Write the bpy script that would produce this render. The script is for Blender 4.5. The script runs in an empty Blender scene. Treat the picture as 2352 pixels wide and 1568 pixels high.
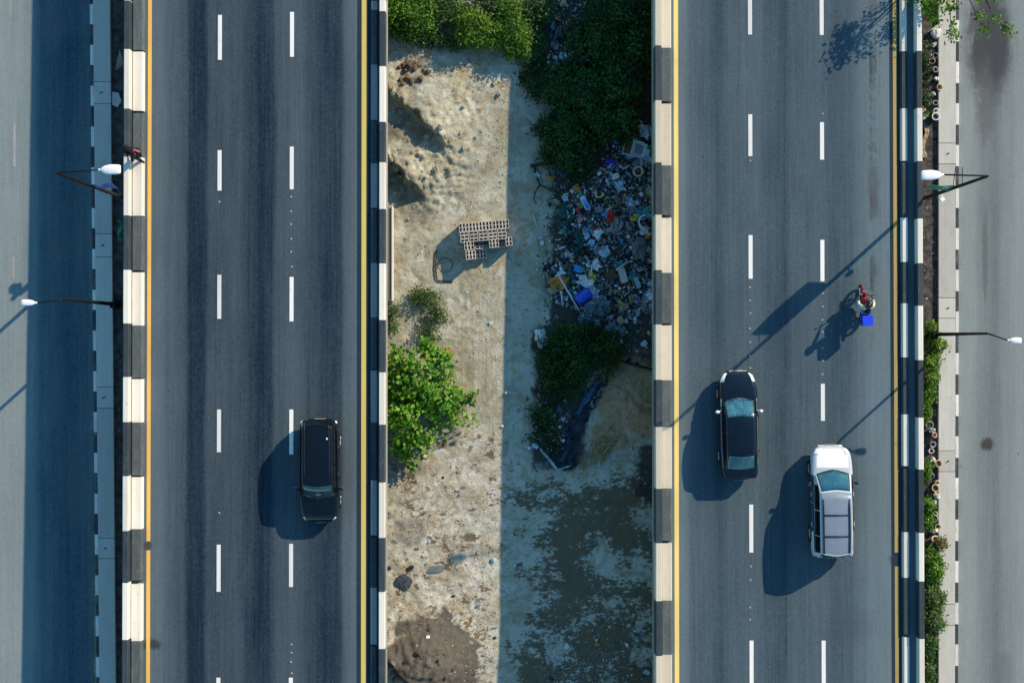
import bpy, math, random
import numpy as np
from mathutils import Vector, Matrix, noise as mnoise

random.seed(11)
RNG = np.random.default_rng(11)
SC = bpy.context.scene
COL = SC.collection
R = math.radians

# ------------------------------------------------------------------ camera, world, sun, exposure
H = 70.4                      # camera height over the ground, metres
LENS = 3366.0 / 2400.0 * 36.0
cam_data = bpy.data.cameras.new('camera')
cam_data.lens = LENS
cam_data.sensor_width = 36.0
cam_data.sensor_fit = 'HORIZONTAL'
cam_data.clip_start = 0.5
cam_data.clip_end = 1500.0
cam = bpy.data.objects.new('camera', cam_data)
COL.objects.link(cam)
cam.location = (0, 0, H)
cam.rotation_euler = (0, 0, 0)
SC.camera = cam

SUN_EL = R(28.3)
SUN_AZ = math.atan2(0.745, 0.667)          # clockwise from +Y
world = bpy.data.worlds.new('World')
SC.world = world
world.use_nodes = True
wn = world.node_tree.nodes
wl = world.node_tree.links
bg = wn['Background']
sky = wn.new('ShaderNodeTexSky')
sky.sky_type = 'NISHITA'
sky.sun_disc = False
sky.sun_elevation = SUN_EL
sky.sun_rotation = SUN_AZ
sky.air_density = 2.0
sky.dust_density = 0.0
sky.ozone_density = 10.0
tint = wn.new('ShaderNodeMix')          # one even tint over the whole sky, for the photo's teal shade
tint.data_type = 'RGBA'
tint.blend_type = 'MULTIPLY'
tint.inputs[0].default_value = 1.0
tint.inputs[7].default_value = (0.86, 0.98, 0.88, 1.0)
wl.new(sky.outputs[0], tint.inputs[6])
wl.new(tint.outputs[2], bg.inputs[0])
bg.inputs[1].default_value = 0.15

sun_data = bpy.data.lights.new('sun', 'SUN')
sun_data.energy = 4.6
sun_data.angle = R(0.5)
sun_data.color = (1.0, 0.80, 0.585)
sun = bpy.data.objects.new('sun', sun_data)
COL.objects.link(sun)
sdir = Vector((-math.sin(SUN_AZ) * math.cos(SUN_EL), -math.cos(SUN_AZ) * math.cos(SUN_EL), -math.sin(SUN_EL)))
sun.rotation_euler = sdir.to_track_quat('-Z', 'Y').to_euler()
sun.location = (30, 30, 60)

SC.view_settings.view_transform = 'Standard'
SC.view_settings.look = 'None'
SC.view_settings.gamma = 1.0
SC.view_settings.use_curve_mapping = False
SC.view_settings.exposure = 0.40

# ------------------------------------------------------------------ picture measurements -> metres
FD = 3366.0 / 1.0204          # focal length in the pixels the photo was measured in (2352 wide)
CU, CV = 1176.0, 784.0
SR = 1.0 / 1.0204             # 2400-wide pixels to 2352-wide pixels

def G(u, v, z=0.0):
    k = (H - z) / FD
    return Vector(((u - CU) * k, -(v - CV) * k, z))

def zd(side, y):
    return 3.67 - 0.0117 * y if side == 'L' else 4.41 - 0.0147 * y

def DX(u, side, dz=0.0):
    return (u - CU) / FD * (H - zd(side, 0) - dz)

def DY(v, side, dz=0.0):
    y = 0.0
    for _ in range(6):
        y = -(v - CV) / FD * (H - zd(side, y) - dz)
    return y

def DP(u, v, side, dz=0.0):
    y = DY(v, side, dz)
    z = zd(side, y) + dz
    return Vector(((u - CU) / FD * (H - z), y, z))

# ------------------------------------------------------------------ mesh and object helpers
class MB:
    def __init__(self):
        self.v, self.f, self.m = [], [], []
    def add(self, vs, fs, mi=0):
        o = len(self.v)
        self.v += [tuple(p) for p in vs]
        self.f += [tuple(i + o for i in f) for f in fs]
        self.m += [mi] * len(fs)
        return self
    def hexa(self, b, t, mi=0):
        """b, t: four bottom and four top corners, counter-clockwise seen from above"""
        n = len(b)
        fs = [tuple(range(n - 1, -1, -1)), tuple(range(n, 2 * n))]
        fs += [(i, (i + 1) % n, n + (i + 1) % n, n + i) for i in range(n)]
        return self.add(list(b) + list(t), fs, mi)
    def box(self, c, s, rot=None, mi=0):
        x, y, z = s[0] / 2, s[1] / 2, s[2] / 2
        pts = [Vector(p) for p in ((-x, -y, -z), (x, -y, -z), (x, y, -z), (-x, y, -z), (-x, -y, z), (x, -y, z), (x, y, z), (-x, y, z))]
        if rot is not None:
            M = rot if isinstance(rot, Matrix) else Matrix.Rotation(rot, 3, 'Z')
            pts = [M @ p for p in pts]
        c = Vector(c)
        pts = [p + c for p in pts]
        return self.hexa(pts[:4], pts[4:], mi)
    def tube(self, path, rad, n=8, mi=0, cap=True):
        path = [Vector(p) for p in path]
        if not hasattr(rad, '__len__'):
            rad = [rad] * len(path)
        vs, fs = [], []
        ref = None
        for i, p in enumerate(path):
            d = (path[min(i + 1, len(path) - 1)] - path[max(i - 1, 0)]).normalized()
            if ref is None:
                ref = Vector((0, 0, 1)) if abs(d.z) < 0.9 else Vector((1, 0, 0))
            a = d.cross(ref)
            if a.length < 1e-4:
                a = d.cross(Vector((0.3, 1, 0.2)))
            a.normalize()
            b = a.cross(d).normalized()
            ref = b
            for k in range(n):
                t = 2 * math.pi * k / n
                vs.append(p + (a * math.cos(t) + b * math.sin(t)) * rad[i])
        for i in range(len(path) - 1):
            for k in range(n):
                k2 = (k + 1) % n
                fs.append((i * n + k, i * n + k2, (i + 1) * n + k2, (i + 1) * n + k))
        if cap:
            fs.append(tuple(range(n - 1, -1, -1)))
            fs.append(tuple((len(path) - 1) * n + k for k in range(n)))
        return self.add(vs, fs, mi)
    def lathe(self, prof, n=12, M=None, mi=0, cap0=True, cap1=True):
        vs, fs = [], []
        for r, z in prof:
            for k in range(n):
                t = 2 * math.pi * k / n
                p = Vector((r * math.cos(t), r * math.sin(t), z))
                vs.append(M @ p if M is not None else p)
        for i in range(len(prof) - 1):
            for k in range(n):
                k2 = (k + 1) % n
                fs.append((i * n + k, i * n + k2, (i + 1) * n + k2, (i + 1) * n + k))
        if cap0:
            fs.append(tuple(range(n - 1, -1, -1)))
        if cap1:
            fs.append(tuple((len(prof) - 1) * n + k for k in range(n)))
        return self.add(vs, fs, mi)
    def blob(self, c, s, nu=10, nv=7, jit=0.0, seed=0, mi=0, rot=None):
        rr = random.Random(seed)
        vs, fs = [], []
        c = Vector(c)
        for j in range(nv + 1):
            th = math.pi * j / nv
            for i in range(nu):
                ph = 2 * math.pi * i / nu
                q = 1 + rr.uniform(-jit, jit)
                p = Vector((s[0] * math.sin(th) * math.cos(ph) * q, s[1] * math.sin(th) * math.sin(ph) * q, s[2] * math.cos(th) * q))
                if rot is not None:
                    p = rot @ p
                vs.append(p + c)
        for j in range(nv):
            for i in range(nu):
                i2 = (i + 1) % nu
                fs.append((j * nu + i, (j + 1) * nu + i, (j + 1) * nu + i2, j * nu + i2))
        return self.add(vs, fs, mi)
    def grid(self, pts, mi=0):
        """pts[i][j]"""
        n, m = len(pts), len(pts[0])
        vs = [p for row in pts for p in row]
        fs = [(i * m + j, i * m + j + 1, (i + 1) * m + j + 1, (i + 1) * m + j) for i in range(n - 1) for j in range(m - 1)]
        return self.add(vs, fs, mi)
    def mesh(self, name, mats, smooth=False, org=None):
        me = bpy.data.meshes.new(name)
        vs = self.v if org is None else [(p[0] - org[0], p[1] - org[1], p[2] - org[2]) for p in self.v]
        me.from_pydata(vs, [], self.f)
        for mt in (mats if isinstance(mats, (list, tuple)) else [mats]):
            me.materials.append(mt)
        me.polygons.foreach_set('material_index', self.m)
        if smooth:
            me.polygons.foreach_set('use_smooth', [True] * len(self.f))
        me.update()
        return me
    def obj(self, name, mats, parent=None, smooth=False, bevel=0.0, solid=0.0, org=None, loc=None):
        o = link(name, self.mesh(name, mats, smooth, org), parent, loc)
        if solid:
            s = o.modifiers.new('Solidify', 'SOLIDIFY'); s.thickness = solid; s.offset = -1
        if bevel:
            b = o.modifiers.new('Bevel', 'BEVEL'); b.width = bevel; b.segments = 2; b.limit_method = 'ANGLE'
        return o

def link(name, me, parent=None, loc=None):
    o = bpy.data.objects.new(name, me)
    COL.objects.link(o)
    if loc is not None:
        o.location = loc
    if parent is not None:
        o.parent = parent
    return o

def tag(o, label=None, cat=None, group=None, kind=None):
    if label: o['label'] = label
    if cat: o['category'] = cat
    if group: o['group'] = group
    if kind: o['kind'] = kind
    return o

def thing(name, label, cat, loc=(0, 0, 0), rotz=0.0, group=None):
    o = bpy.data.objects.new(name, None)
    COL.objects.link(o)
    o.location = loc
    o.rotation_euler = (0, 0, rotz)
    o.empty_display_size = 0.2
    return tag(o, label, cat, group)

def fast_mesh(name, V, F4, mat, col=None, smooth=False):
    """V (n,3), F4 (m,4) numpy arrays; col (n,3) point colours called tint"""
    me = bpy.data.meshes.new(name)
    me.vertices.add(len(V)); me.vertices.foreach_set('co', np.asarray(V, np.float32).ravel())
    k = F4.shape[1]
    me.loops.add(F4.size); me.loops.foreach_set('vertex_index', F4.astype(np.int32).ravel())
    me.polygons.add(len(F4))
    me.polygons.foreach_set('loop_start', np.arange(0, F4.size, k, dtype=np.int32))
    me.polygons.foreach_set('loop_total', np.full(len(F4), k, dtype=np.int32))
    if smooth:
        me.polygons.foreach_set('use_smooth', [True] * len(F4))
    me.materials.append(mat)
    if col is not None:
        a = me.color_attributes.new('tint', 'FLOAT_COLOR', 'POINT')
        c = np.ones((len(V), 4), np.float32); c[:, :col.shape[1]] = col
        a.data.foreach_set('color', c.ravel())
    me.update(calc_edges=True)
    return me

# ------------------------------------------------------------------ material helpers
class NT:
    def __init__(self, name):
        self.m = bpy.data.materials.new(name)
        self.m.use_nodes = True
        self.t = self.m.node_tree
        self.b = self.t.nodes['Principled BSDF']
        self.co = None
    def n(self, typ, **kw):
        x = self.t.nodes.new('ShaderNode' + typ)
        for k, v in kw.items():
            setattr(x, k, v)
        return x
    def l(self, a, b):
        self.t.links.new(a, b)
    def set(self, sock, v):
        if isinstance(v, bpy.types.NodeSocket):
            self.l(v, sock)
        elif hasattr(v, '__len__') and len(v) == 3 and sock.type == 'RGBA':
            sock.default_value = (*v, 1)
        else:
            sock.default_value = v
    def coord(self, kind='Object'):
        if self.co is None:
            self.co = self.n('TexCoord')
        return self.co.outputs[kind]
    def pos(self):
        return self.n('NewGeometry').outputs['Position']
    def sep(self, v):
        s = self.n('SeparateXYZ'); self.l(v, s.inputs[0]); return s.outputs
    def scale(self, v, s):
        m = self.n('Mapping'); self.l(v, m.inputs['Vector']); m.inputs['Scale'].default_value = s; return m.outputs[0]
    def noise(self, v, sc, det=4, rough=0.55, dist=0.0):
        x = self.n('TexNoise'); self.l(v, x.inputs['Vector'])
        x.inputs['Scale'].default_value = sc; x.inputs['Detail'].default_value = det
        x.inputs['Roughness'].default_value = rough; x.inputs['Distortion'].default_value = dist
        return x.outputs['Fac']
    def voro(self, v, sc):
        x = self.n('TexVoronoi'); self.l(v, x.inputs['Vector']); x.inputs['Scale'].default_value = sc
        return x.outputs['Distance']
    def math(self, op, a, b=0.0, c=0.0, clamp=False):
        x = self.n('Math', operation=op, use_clamp=clamp)
        self.set(x.inputs[0], a); self.set(x.inputs[1], b); self.set(x.inputs[2], c)
        return x.outputs[0]
    def ramp(self, f, stops, interp='LINEAR'):
        x = self.n('ValToRGB'); self.l(f, x.inputs[0]); cr = x.color_ramp; cr.interpolation = interp
        while len(cr.elements) < len(stops):
            cr.elements.new(0.5)
        for e, (p, c) in zip(cr.elements, sorted(stops, key=lambda q: q[0])):
            e.position = p
            e.color = (c, c, c, 1) if not hasattr(c, '__len__') else (*c, 1)
        return x.outputs[0]
    def step(self, f, lo, hi):
        x = self.n('MapRange', interpolation_type='SMOOTHSTEP')
        self.set(x.inputs['Value'], f); x.inputs['From Min'].default_value = lo; x.inputs['From Max'].default_value = hi
        return x.outputs[0]
    def mix(self, f, a, b, mode='MIX'):
        x = self.n('Mix', data_type='RGBA', blend_type=mode)
        self.set(x.inputs[0], f); self.set(x.inputs[6], a); self.set(x.inputs[7], b)
        return x.outputs[2]
    def spot(self, v, c, rx, ry):
        """1 inside an ellipse at c, falling to 0 at its edge"""
        s = self.sep(v)
        dx = self.math('DIVIDE', self.math('SUBTRACT', s[0], c[0]), rx)
        dy = self.math('DIVIDE', self.math('SUBTRACT', s[1], c[1]), ry)
        d = self.math('SQRT', self.math('ADD', self.math('MULTIPLY', dx, dx), self.math('MULTIPLY', dy, dy)))
        return self.math('SUBTRACT', 1.0, d, clamp=True)
    def n_rgb(self, v):
        x = self.n('CombineColor')
        for i in range(3): self.l(v, x.inputs[i])
        return x.outputs[0]
    def bump(self, h, strength=0.3, dist=0.02):
        x = self.n('Bump'); self.l(h, x.inputs['Height'])
        x.inputs['Strength'].default_value = strength; x.inputs['Distance'].default_value = dist
        self.l(x.outputs[0], self.b.inputs['Normal'])
    def out(self, color, rough=0.8, spec=0.3, metal=0.0):
        self.set(self.b.inputs['Base Color'], color)
        self.set(self.b.inputs['Roughness'], rough)
        self.b.inputs['Specular IOR Level'].default_value = spec
        self.b.inputs['Metallic'].default_value = metal
        return self.m

def mat_plain(name, c, rough=0.6, spec=0.4, metal=0.0, var=0.18, sc=6.0, coat=0.0, bump=0.0):
    t = NT(name)
    f = t.noise(t.coord(), sc, 5, 0.6)
    col = t.mix(t.step(f, 0.3, 0.75), tuple(x * (1 - var) for x in c), tuple(min(1, x * (1 + var)) for x in c))
    m = t.out(col, rough, spec, metal)
    if coat:
        t.b.inputs['Coat Weight'].default_value = coat
        t.b.inputs['Coat Roughness'].default_value = 0.05
    if bump:
        t.bump(f, bump, 0.02)
    return m

def mat_asphalt(name, stops, dark, light, x0, x1, spots=(), lines=()):
    """stops: (x in metres, tone 0..1 from wear and painted shade) across the carriageway"""
    t = NT(name)
    p = t.coord()
    s = t.sep(p)
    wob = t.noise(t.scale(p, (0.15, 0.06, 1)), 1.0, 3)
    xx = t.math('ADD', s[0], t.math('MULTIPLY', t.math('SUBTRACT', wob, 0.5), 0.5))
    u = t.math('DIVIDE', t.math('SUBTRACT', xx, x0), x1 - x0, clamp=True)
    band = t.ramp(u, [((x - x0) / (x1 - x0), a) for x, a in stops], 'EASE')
    streak = t.noise(t.scale(p, (5.0, 0.10, 1)), 1.6, 5, 0.65)
    streak2 = t.noise(t.scale(p, (16.0, 0.25, 1)), 1.6, 3, 0.6)
    blot = t.noise(t.scale(p, (0.5, 0.18, 1)), 1.0, 5, 0.6)
    fine = t.noise(p, 26.0, 4, 0.7)
    speck = t.noise(p, 7.5, 3, 0.8)
    w = t.math('ADD', band, t.math('MULTIPLY', t.math('SUBTRACT', streak, 0.5), 0.34))
    w = t.math('ADD', w, t.math('MULTIPLY', t.math('SUBTRACT', streak2, 0.5), 0.10))
    w = t.math('ADD', w, t.math('MULTIPLY', t.math('SUBTRACT', blot, 0.5), 0.30))
    w = t.math('ADD', w, t.math('MULTIPLY', t.math('SUBTRACT', fine, 0.5), 0.42))
    w = t.math('ADD', w, t.math('MULTIPLY', t.math('SUBTRACT', speck, 0.5), 0.36), clamp=True)
    col = t.mix(w, dark, light)
    # loose grit and tar dots
    vd = t.voro(p, 1.15)
    dot = t.math('SUBTRACT', 1.0, t.step(vd, 0.03, 0.07))
    dsel = t.step(t.noise(p, 0.45, 2), 0.54, 0.60)
    col = t.mix(t.math('MULTIPLY', t.math('MULTIPLY', dot, dsel), 0.7), col, (0.02, 0.024, 0.03))
    for (lx, wd, amt, c, *lim) in lines:        # long seams; some on the right road are painted foliage shadow
        wl_ = t.math('ABSOLUTE', t.math('SUBTRACT', t.math('ADD', s[0], t.math('MULTIPLY', t.math('SUBTRACT', t.math('ADD', t.math('MULTIPLY', t.noise(t.scale(p, (1, 0.6, 1)), 1.2, 6, 0.7), 0.5), t.math('MULTIPLY', t.noise(p, 9.0, 6, 0.8), 0.5)), 0.5), wd * 7)), lx))
        lf = t.math('SUBTRACT', 1.0, t.step(wl_, wd * 0.4, wd))
        br = t.step(t.noise(t.scale(p, (0.5, 0.5, 1)), 1.1, 6, 0.75), 0.42, 0.6)
        if lim:
            lf = t.math('MULTIPLY', lf, t.step(s[1], lim[0] - 2.5, lim[0] + 1.5))
        col = t.mix(t.math('MULTIPLY', t.math('MULTIPLY', lf, br), amt), col, c)
    for (cx, cy, rx, ry, amt, c, lo, hi) in spots:
        sp = t.spot(p, (cx, cy), rx, ry)
        nf = t.math('ADD', t.math('MULTIPLY', t.noise(t.scale(p, (1.3, 0.35, 1)), 1.3, 8, 0.72), 0.6), t.math('MULTIPLY', t.noise(p, 2.6, 8, 0.75, 0.5), 0.4))
        f = t.step(t.math('ADD', t.math('MULTIPLY', sp, 0.42), nf), lo + 0.14, hi + 0.20)
        f = t.math('MULTIPLY', f, t.step(sp, 0.0, 0.6))
        col = t.mix(t.math('MULTIPLY', f, amt), col, c)
    t.bump(t.math('ADD', fine, speck), 0.35, 0.01)
    return t.out(col, 0.9, 0.08)

def mat_paint(name, c, worn, amt=0.4, lo=0.5, hi=0.68, rough=0.7, chips=1.0):
    t = NT(name)
    p = t.pos()
    f1 = t.noise(t.scale(p, (2.0, 0.6, 2.0)), 1.7, 6, 0.7)
    f2 = t.noise(p, 14.0, 5, 0.7)
    f3 = t.noise(t.scale(p, (9.0, 0.2, 1)), 1.2, 4, 0.6)
    col = t.mix(t.math('MULTIPLY', t.step(t.math('ADD', t.math('MULTIPLY', f1, 0.5), t.math('MULTIPLY', f2, 0.5)), lo, hi), amt), c, worn)
    col = t.mix(t.math('MULTIPLY', t.step(f3, 0.45, 0.8), 0.35), col, worn)
    oi = t.n('ObjectInfo')
    tone = t.math('ADD', 0.86, t.math('MULTIPLY', oi.outputs['Random'], 0.22))
    col = t.mix(1.0, col, t.n_rgb(tone), 'MULTIPLY')
    col = t.mix(t.math('MULTIPLY', t.math('SUBTRACT', 0.62 , 0.0), t.math('MULTIPLY', t.step(t.noise(p, 2.3, 8, 0.8), 0.60, 0.64), chips)), col, worn)
    t.bump(f2, 0.2, 0.01)
    return t.out(col, rough, 0.3)

def mat_leaf(name, trans=0.35):
    t = NT(name)
    a = t.n('Attribute', attribute_name='tint')
    t.l(a.outputs['Color'], t.b.inputs['Base Color'])
    t.b.inputs['Roughness'].default_value = 0.5
    t.b.inputs['Specular IOR Level'].default_value = 0.35
    tr = t.n('BsdfTranslucent')
    g = t.mix(1.0, a.outputs['Color'], (1.3, 1.25, 0.6), 'MULTIPLY')
    t.l(g, tr.inputs['Color'])
    mx = t.n('MixShader'); mx.inputs[0].default_value = trans
    t.l(t.b.outputs[0], mx.inputs[1]); t.l(tr.outputs[0], mx.inputs[2])
    t.l(mx.outputs[0], t.t.nodes['Material Output'].inputs['Surface'])
    return t.m

def mat_glass(name, c, rough=0.06, spec=0.9, trans=0.0):
    t = NT(name)
    m = t.out(c, rough, spec)
    t.b.inputs['Coat Weight'].default_value = 0.6
    t.b.inputs['Coat Roughness'].default_value = 0.03
    if trans:
        t.b.inputs['Transmission Weight'].default_value = trans
    return m

def mat_carpaint(name, c, metal=0.2, rough=0.3):
    t = NT(name)
    f = t.noise(t.coord(), 3.0, 4, 0.6)
    col = t.mix(t.step(f, 0.35, 0.8), c, tuple(x * 1.12 + 0.002 for x in c))
    dust = t.noise(t.coord(), 40.0, 4, 0.7)
    m = t.out(col, t.math('ADD', rough, t.math('MULTIPLY', dust, 0.04)), 0.35, metal)
    t.b.inputs['Coat Weight'].default_value = 0.45
    t.b.inputs['Coat Roughness'].default_value = 0.02
    return m

M = {}
M['white_paint'] = mat_paint('road_white', (0.80, 0.79, 0.75), (0.42, 0.42, 0.40), 0.35, 0.55, 0.75)
M['yellow_paint'] = mat_paint('road_yellow', (0.80, 0.62, 0.20), (0.55, 0.44, 0.19), 0.5)
M['orange_paint'] = mat_paint('road_orange', (0.82, 0.47, 0.10), (0.55, 0.33, 0.11), 0.5)
M['dull_yellow'] = mat_paint('road_dull_yellow', (0.40, 0.29, 0.09), (0.20, 0.16, 0.09), 0.6)
M['lemon_paint'] = mat_paint('road_lemon', (0.72, 0.58, 0.14), (0.45, 0.37, 0.14), 0.4)
M['cream'] = mat_paint('parapet_cream', (0.74, 0.71, 0.63), (0.50, 0.47, 0.40), 0.55)
M['tan'] = mat_paint('parapet_tan', (0.62, 0.57, 0.46), (0.42, 0.38, 0.30), 0.6)
M['black'] = mat_paint('parapet_black', (0.030, 0.046, 0.056), (0.085, 0.11, 0.12), 0.5, 0.48, 0.62)
M['dusty_black'] = mat_paint('parapet_dusty_black', (0.072, 0.092, 0.098), (0.16, 0.18, 0.17), 0.6, 0.45, 0.62)
M['shaded_white'] = mat_paint('parapet_shaded_white', (0.26, 0.28, 0.28), (0.14, 0.155, 0.16), 0.6)  # cream paint darkened so the kerb's shade sits in the colour
M['kerb_white'] = mat_paint('kerb_white', (0.78, 0.77, 0.73), (0.40, 0.39, 0.36), 0.6, 0.5, 0.6)
M['kerb_black'] = mat_paint('kerb_black', (0.035, 0.043, 0.05), (0.24, 0.24, 0.22), 0.65, 0.5, 0.6)
M['concrete'] = mat_paint('concrete', (0.36, 0.345, 0.30), (0.25, 0.24, 0.21), 0.5, 0.42, 0.66, 0.9)
M['slab'] = mat_paint('slab_concrete', (0.54, 0.545, 0.50), (0.38, 0.38, 0.345), 0.6, 0.42, 0.66, 0.9)
M['block'] = mat_paint('block_concrete', (0.50, 0.485, 0.43), (0.36, 0.345, 0.30), 0.6, 0.42, 0.66, 0.95)
M['pole'] = mat_plain('pole_steel', (0.006, 0.006, 0.007), 0.6, 0.25, 0.0)
M['lamp_white'] = mat_plain('lamp_white', (0.86, 0.87, 0.88), 0.35, 0.5, 0, 0.03)
M['lamp_lens'] = mat_plain('lamp_lens', (0.5, 0.56, 0.6), 0.2, 0.6, 0, 0.05)
M['rubber'] = mat_plain('rubber', (0.014, 0.014, 0.015), 0.85, 0.2)
M['trim'] = mat_plain('black_trim', (0.010, 0.010, 0.012), 0.5, 0.4)
M['chrome'] = mat_plain('bright_metal', (0.82, 0.83, 0.85), 0.12, 0.6, 0.95, 0.04)
M['lens'] = mat_plain('headlight_lens', (0.86, 0.87, 0.88), 0.15, 0.8, 0.1, 0.05, coat=0.8)
M['tail'] = mat_plain('tail_red', (0.30, 0.008, 0.008), 0.2, 0.6, 0, 0.1, coat=0.8)
M['alloy'] = mat_plain('alloy', (0.62, 0.63, 0.65), 0.25, 0.5, 0.8, 0.06)
M['bark'] = mat_plain('bark', (0.085, 0.066, 0.048), 0.95, 0.15, 0, 0.4, 9, bump=0.6)
M['soil'] = mat_plain('dark_soil', (0.085, 0.075, 0.070), 0.95, 0.15, 0, 0.55, 3, bump=0.8)
M['leaf'] = mat_leaf('leaf')
M['leaf_thick'] = mat_leaf('leaf_thick', 0.22)
M['stone'] = mat_plain('stone', (0.34, 0.31, 0.26), 0.95, 0.2, 0, 0.3, 7, bump=0.5)

# ------------------------------------------------------------------ terrain of the waste ground
def sd_line(x, y, a, b):
    """signed distance to the line a-b (positive up-right of it) and the place along it 0..1"""
    ax, ay, bx, by = a.x, a.y, b.x, b.y
    L = math.hypot(bx - ax, by - ay)
    tx, ty = (bx - ax) / L, (by - ay) / L
    return -((x - ax) * (-ty) + (y - ay) * tx) * -1.0, ((x - ax) * tx + (y - ay) * ty) / L

def sstep(a, b, x):
    t = min(1, max(0, (x - a) / (b - a)))
    return t * t * (3 - 2 * t)

SCARP = [(G(880, 196), G(1010, 318), 0.66, 2.6), (G(884, 358), G(955, 432), 1.05, 1.6), (G(880, 1492), G(985, 1600), 1.25, 2.0)]
DOMES = [(G(985, 1512), 1.7, 1.6, 1.05), (G(1460, 915), 1.9, 2.0, 0.8), (G(1420, 520), 2.8, 4.0, 0.55),
         (G(1000, 200), 1.7, 1.4, 0.25), (G(1010, 320), 1.6, 1.8, 0.22), (G(1440, 1420), 2.4, 2.0, 0.35)]

ROUGH = [(G(985, 320), 1.3), (G(950, 165), .9), (G(920, 400), 1.2), (G(1010, 410), 1.4), (G(960, 1500), 1.6), (G(1080, 230), 1.0), (G(1455, 915), 1.5), (G(1400, 1010), .9)]
def gz(x, y):
    if abs(x) > 9.5:
        return 0.0
    h = 0.0
    p = Vector((x, y, 0))
    n1 = mnoise.fractal(p * 0.9, 1.0, 2.0, 5)
    for a, b, hh, fall in SCARP:
        sd, t = sd_line(x, y, a, b)
        sd += 0.26 * mnoise.fractal(p * 1.3 + Vector((3, 1, 7)), 0.8, 2.0, 6) + 0.10 * mnoise.fractal(p * 5.0, 0.7, 2.0, 3)
        w = sstep(-0.35, 0.1, t) * (1 - sstep(0.9, 1.35, t))
        if sd > -0.3:
            h += hh * sstep(-0.14, 0.10, sd) * math.exp(-max(0, sd) / fall * 1.3) * w
        else:
            h -= 0.12 * w * math.exp(-(sd * sd) / 0.8)
    for c, rx, ry, hh in DOMES:
        q = ((x - c.x) / rx) ** 2 + ((y - c.y) / ry) ** 2
        if q < 6:
            h += hh * math.exp(-q * 1.4)
    edge = sstep(9.5, 8.6, abs(x))
    calm = 1 - 0.75 * math.exp(-((x + 0.35) / 1.1) ** 2)
    rough = sum(math.exp(-(((x - c.x) / r) ** 2 + ((y - c.y) / r) ** 2)) for c, r in ROUGH)
    h += (0.06 * n1 + (0.032 + 0.13 * min(1, rough)) * mnoise.fractal(p * 2.9, 0.65, 2.1, 6) + 0.055 * min(1, rough) * mnoise.noise(p * 6.3)) * calm
    return h * edge + 0.02

def soil_attr(x, y):
    """mud, dark earth, brown earth: what the ground is made of here"""
    p = Vector((x, y, 0))
    u = CU + x * FD / H
    v = CV - y * FD / H
    n = mnoise.fractal(p * 0.5 + Vector((9, 2, 1)), 1.0, 2.0, 4)
    n2 = mnoise.fractal(p * 1.7 + Vector((2, 5, 1)), 1.0, 2.0, 4)
    ub = u + 25 * n
    vb = v + 25 * n
    mud = sstep(1130, 1230, ub) * sstep(1060, 1220, vb) * (0.75 + 0.5 * n)
    mud += 0.54 * sstep(950, 1010, vb) * (1 - sstep(1130, 1160, ub)) * (0.7 + 0.9 * max(0, n2))
    patch = sstep(950, 1050, vb) * (1 - sstep(1130, 1160, ub))
    mud += 0.35 * sstep(1180, 1150, vb) * sstep(600, 700, vb) * sstep(1120, 1160, ub)
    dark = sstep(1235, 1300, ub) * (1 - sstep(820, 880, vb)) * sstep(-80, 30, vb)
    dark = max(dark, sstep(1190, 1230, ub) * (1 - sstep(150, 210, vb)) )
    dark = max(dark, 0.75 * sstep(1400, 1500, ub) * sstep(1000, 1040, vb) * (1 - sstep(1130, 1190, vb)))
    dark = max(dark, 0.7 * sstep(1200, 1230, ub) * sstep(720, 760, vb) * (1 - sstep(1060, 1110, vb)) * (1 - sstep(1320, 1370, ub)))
    br = 0.0
    for (cu, cv, r) in ((1000, 1512, 108), (950, 165, 42), (955, 470, 45), (940, 300, 60), (945, 1215, 38), (1010, 960, 60), (930, 1060, 50), (915, 400, 40)):
        d = math.hypot((u - cu), (v - cv)) / r
        br = max(br, (sstep(1.05, 0.92, d + 0.3 * n2) if r > 100 else .5 * sstep(1.15, 0.7, d + 0.45 * n2)))
    warm = 0.0
    for (cu, cv, ru, rv) in ((1450, 915, 85, 95), (1400, 1000, 50, 40)):
        warm = max(warm, sstep(1.2, 0.75, math.hypot((u - cu) / ru, (v - cv) / rv) + 0.3 * n2))
    return (min(1, max(0, mud)), min(1, max(0, dark)), br, warm)

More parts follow.
